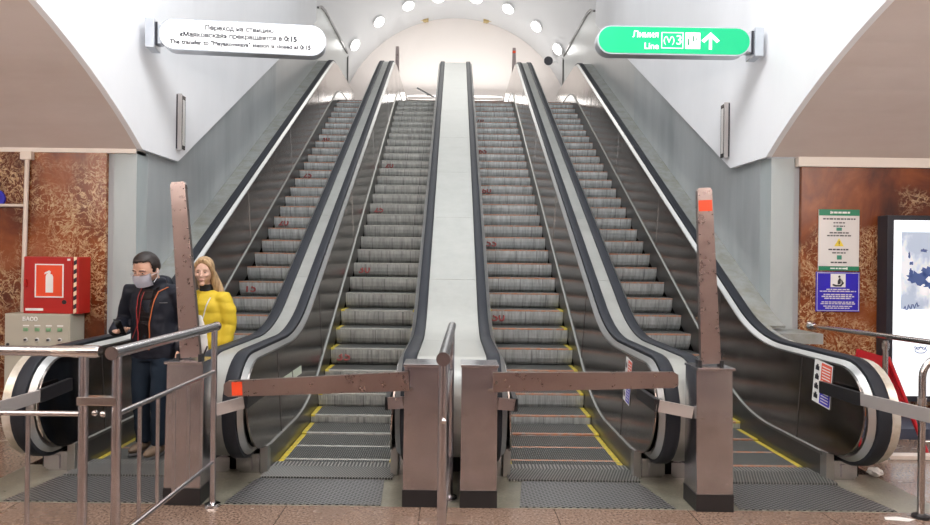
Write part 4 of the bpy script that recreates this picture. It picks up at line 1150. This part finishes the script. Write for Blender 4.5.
# phone held in the hand
MW = Matrix.Translation((-2.525, 5.64, .016)) @ Matrix.Rotation(radians(-8), 4, 'Z') @ Matrix.Diagonal((1.06, 1.06, 1, 1))
ph = thing('phone', "black phone held in the masked person's hand", 'phone', MW @ Vector((-.060, -.355, 1.085)))
ph.rotation_euler = (radians(-58), radians(8), radians(-20))
b = B(); box(b, -.036, .036, -.072, .072, 0, .009, bev=.003); obj('phone_body', b, 'phone_black', ph)
b = B(); box(b, -.032, .032, -.064, .064, .009, .0096); obj('screen', b, 'frame_dark', ph)

# --- woman
WX, WY = -2.225, 6.02
wm = thing('person', 'person with long blond hair in a yellow jacket behind the raised barrier arm', 'person', (WX, WY, .005), radians(-10))
wm.scale = (.93, .93, .98)
hc2 = (0.0, -.055, 1.565)
MH2 = Matrix.Rotation(radians(16), 3, 'Z') @ Matrix.Rotation(radians(6), 3, 'X')
rs, re, rw = (-.17, .0, 1.33), (-.235, .02, 1.08), (-.20, -.12, .88)
ls, le, lw = (.165, .0, 1.33), (.215, .03, 1.08), (.20, -.02, .86)
b = B()
Pw = head_geo(b, hc2, MH2, 1.05, True)
tube(b, [(0, .02, 1.33), (0, 0, 1.41), (0, -.03, 1.49)], [.052, .046, .046], 14, round_ends=True)
loft(b, [(0, 0, .82, .15, .10), (0, 0, .95, .14, .095), (0, 0, 1.08, .12, .085), (0, 0, 1.22, .145, .10), (0, .01, 1.33, .14, .08), (0, .015, 1.38, .06, .05)])
tube(b, [rs, re, rw], [.042, .034, .023], 12, round_ends=True); tube(b, [ls, le, lw], [.042, .034, .023], 12, round_ends=True)
for sx in (-1, 1):
    tube(b, [(sx * .08, 0, .86), (sx * .085, -.02, .46), (sx * .085, .02, .09)], [.08, .052, .036], 12, round_ends=True)
    tube(b, [(sx * .085, .04, .04), (sx * .085, -.11, .032)], [.032, .026], 10, round_ends=True)
hand(b, Vector(rw) + Vector((0, -.01, -.02)), (.05, -.25, -1), (1, .1, 0), .45, .92, -1)
hand(b, Vector(lw) + Vector((0, -.01, -.02)), (-.05, -.2, -1), (-1, .1, 0), .5, .92, 1)
b = remesh(b, .0055, 2); obj('body', b, 'skin_light', wm, smooth=True)
face(wm, Pw, MH2, 1.05, lips=True)
# hair: cap with centre parting and long locks behind and over the left shoulder
b = B(); ell(b, (0, .016, .028), (.090, .106, .108), None, 4)
for v in b.verts:
    if v.co.y < -.03 and v.co.z < .075: v.co.y = max(v.co.y, -.03)
for sx in (-1, 1):
    tube(b, [(sx * .02, -.068, .108), (sx * .068, -.048, .055), (sx * .086, -.012, -.03), (sx * .094, .005, -.13), (sx * .105, .01, -.20)], [.018, .020, .020, .022, .014], 12, round_ends=True)
tube(b, [(0, .05, .05), (0, .075, -.08), (.02, .085, -.20), (.03, .09, -.30)], [.085, .085, .08, .05], 16, sq=.6, round_ends=True)
tube(b, [(.06, .03, -.02), (.11, .03, -.12), (.15, .02, -.20), (.17, .02, -.25)], [.045, .045, .035, .015], 12, round_ends=True)
b = remesh(b, .007, 3)
for v in b.verts: v.co = Pw(v.co + v.co.normalized() * .004 * noise.noise(Vector((v.co.x * 60, v.co.y * 60, v.co.z * 8))))
obj('hair', b, 'hair_blond', wm, smooth=True)
# turtleneck
b = B(); loft(b, [(0, 0, 1.30, .10, .085), (0, 0, 1.37, .075, .07), (0, -.005, 1.415, .063, .06), (0, -.012, 1.45, .062, .06)]); b = remesh(b, .008, 2); obj('turtleneck', b, 'cloth_black', wm, smooth=True)
# puffer jacket
b = B()
loft(b, [(0, 0, .84, .185, .13), (0, 0, .90, .205, .15), (0, 0, 1.0, .20, .148), (0, 0, 1.10, .195, .14), (0, 0, 1.22, .20, .145), (0, .005, 1.30, .195, .13), (0, .012, 1.36, .155, .105), (0, .018, 1.395, .10, .085)])
for s3, e3, w3, sx in ((rs, re, rw, -1), (ls, le, lw, 1)):
    tube(b, [(sx * .11, .01, 1.31), s3, Vector(s3).lerp(Vector(e3), .5) + Vector((sx * .015, .0, 0)), e3, Vector(e3).lerp(Vector(w3), .5), w3], [.08, .085, .085, .078, .072, .052], 16, round_ends=True)
b = remesh(b, .010, 4); wrinkle(b, .007, 9, .006, .10)
bvw = BVHTree.FromBMesh(b)
jw = obj('puffer_jacket', b, 'jacket_yellow', wm, smooth=True)
b = B(); tube(b, surf_pts(bvw, [(-.01, 1.36 - .02 * k) for k in range(26)], .003), .005, 6); obj('zip', b, 'jacket_yellow', jw)
b = B()
loft(b, [(0, 0, .80, .155, .12), (0, 0, .86, .165, .125), (0, 0, .92, .15, .11)])
for sx in (-1, 1): tube(b, [(sx * .08, 0, .84), (sx * .083, -.01, .65), (sx * .085, -.02, .46), (sx * .085, 0, .25), (sx * .085, .02, .07)], [.095, .082, .062, .055, .052], 16)
b = remesh(b, .010, 4); wrinkle(b, .005, 12); obj('trousers', b, 'cloth_black', wm, smooth=True)
for sx in (-1, 1):
    b = B(); ell(b, (sx * .085, -.035, .037), (.043, .125, .038)); tube(b, [(sx * .085, .03, .04), (sx * .085, .025, .10)], [.042, .04], 14)
    for v in b.verts: v.co.z = max(v.co.z, 0.0)
    b = remesh(b, .007, 2); obj('shoe', b, 'cloth_black', wm, smooth=True)
# tote bag on the shoulder
MW2 = Matrix.Translation((WX, WY, .005)) @ Matrix.Rotation(radians(-10), 4, 'Z') @ Matrix.Diagonal((.93, .93, .98, 1))
tb = thing('tote_bag', 'white cloth tote bag hanging at the front of the yellow jacket', 'bag', MW2 @ Vector((.03, -.19, .82))); tb.rotation_euler = (0, 0, radians(-10)); tb.scale = (.93, .93, .98)
b = B(); loft(b, [(-.01, 0, 0, .095, .018), (0, 0, .05, .105, .030), (.0, 0, .20, .085, .026), (.0, 0, .30, .055, .016), (.01, 0, .36, .018, .010)], 20); b = remesh(b, .007, 3); wrinkle(b, .004, 14)
obj('bag_body', b, 'tote_white', tb, smooth=True)
b = B()
inv = (Matrix.Translation(tb.location) @ Matrix.Rotation(radians(-10), 4, 'Z') @ Matrix.Diagonal((.93, .93, .98, 1))).inverted() @ MW2
sp = surf_pts(bvw, [(.045 + .006 * k, 1.14 + .024 * k) for k in range(9)], .006)
tube(b, [(.005, 0, .33)] + [inv @ p for p in sp], .008, 8, sq=.5); obj('strap', b, 'tote_white', tb)

# ------------------------------------------------------------------ light
def area(name, loc, rot, size, size_y, power, color=(1, 1, 1)):
    l = bpy.data.lights.new(name, 'AREA'); l.shape = 'RECTANGLE'; l.size = size; l.size_y = size_y; l.energy = power; l.color = color
    o = bpy.data.objects.new(name, l); COL.objects.link(o); o.location = loc; o.rotation_euler = rot; return o
area('tunnel_light', (0, 4.3, 6.7), (radians(42), 0, 0), 4.5, 2.0, 340, (.97, .985, 1))
area('tunnel_light', (0, 11.0, 9.2), (radians(-30), 0, 0), 4.0, 5.0, 170, (.97, .985, 1))
area('upper_light', (0, 17.6, 9.6), (radians(8), 0, 0), 3.0, 2.5, 120, (1, .98, .95))
area('upper_light', (0, 21.0, 6.9), (radians(180 + 25), 0, 0), 5.0, 1.2, 110, (1, .98, .95))  # unseen uplight, added to brighten the upper vault
for x_ in (-5.4, 0, 5.4):
    area('hall_light', (x_, .4, 2.8), (radians(180 - 12), 0, 0), 4.4, .5, 290, (1, .93, .88))  # added uplight without a fixture, lifts the cream hall vault
    area('hall_light', (x_, 2.4, 3.86), (radians(10), 0, 0), 3.4, .5, 60, (1, .94, .9))
w = bpy.data.worlds.new('world'); SC.world = w; w.use_nodes = True
w.node_tree.nodes['Background'].inputs[0].default_value = (.95, .95, 1, 1); w.node_tree.nodes['Background'].inputs[1].default_value = .4

# ------------------------------------------------------------------ camera
cam = bpy.data.cameras.new('camera'); co = bpy.data.objects.new('camera', cam); COL.objects.link(co)
cam.sensor_width = 36; cam.lens = 665 / 930 * 36; cam.shift_x = 12 / 930; cam.shift_y = 0
co.matrix_world = Matrix.Translation((0, 0, 1.65)) @ Matrix.Rotation(radians(90), 4, 'X') @ Matrix.Rotation(radians(.7), 4, 'Z')
cam.clip_start = .05
SC.camera = co
SC.view_settings.view_transform = 'Standard'; SC.view_settings.look = 'None'; SC.view_settings.gamma = 1; SC.view_settings.exposure = 0.0
SC.view_settings.use_curve_mapping = False
SC.cycles.max_bounces = 8; SC.cycles.diffuse_bounces = 5; SC.cycles.glossy_bounces = 4
SC.cycles.sample_clamp_indirect = 6
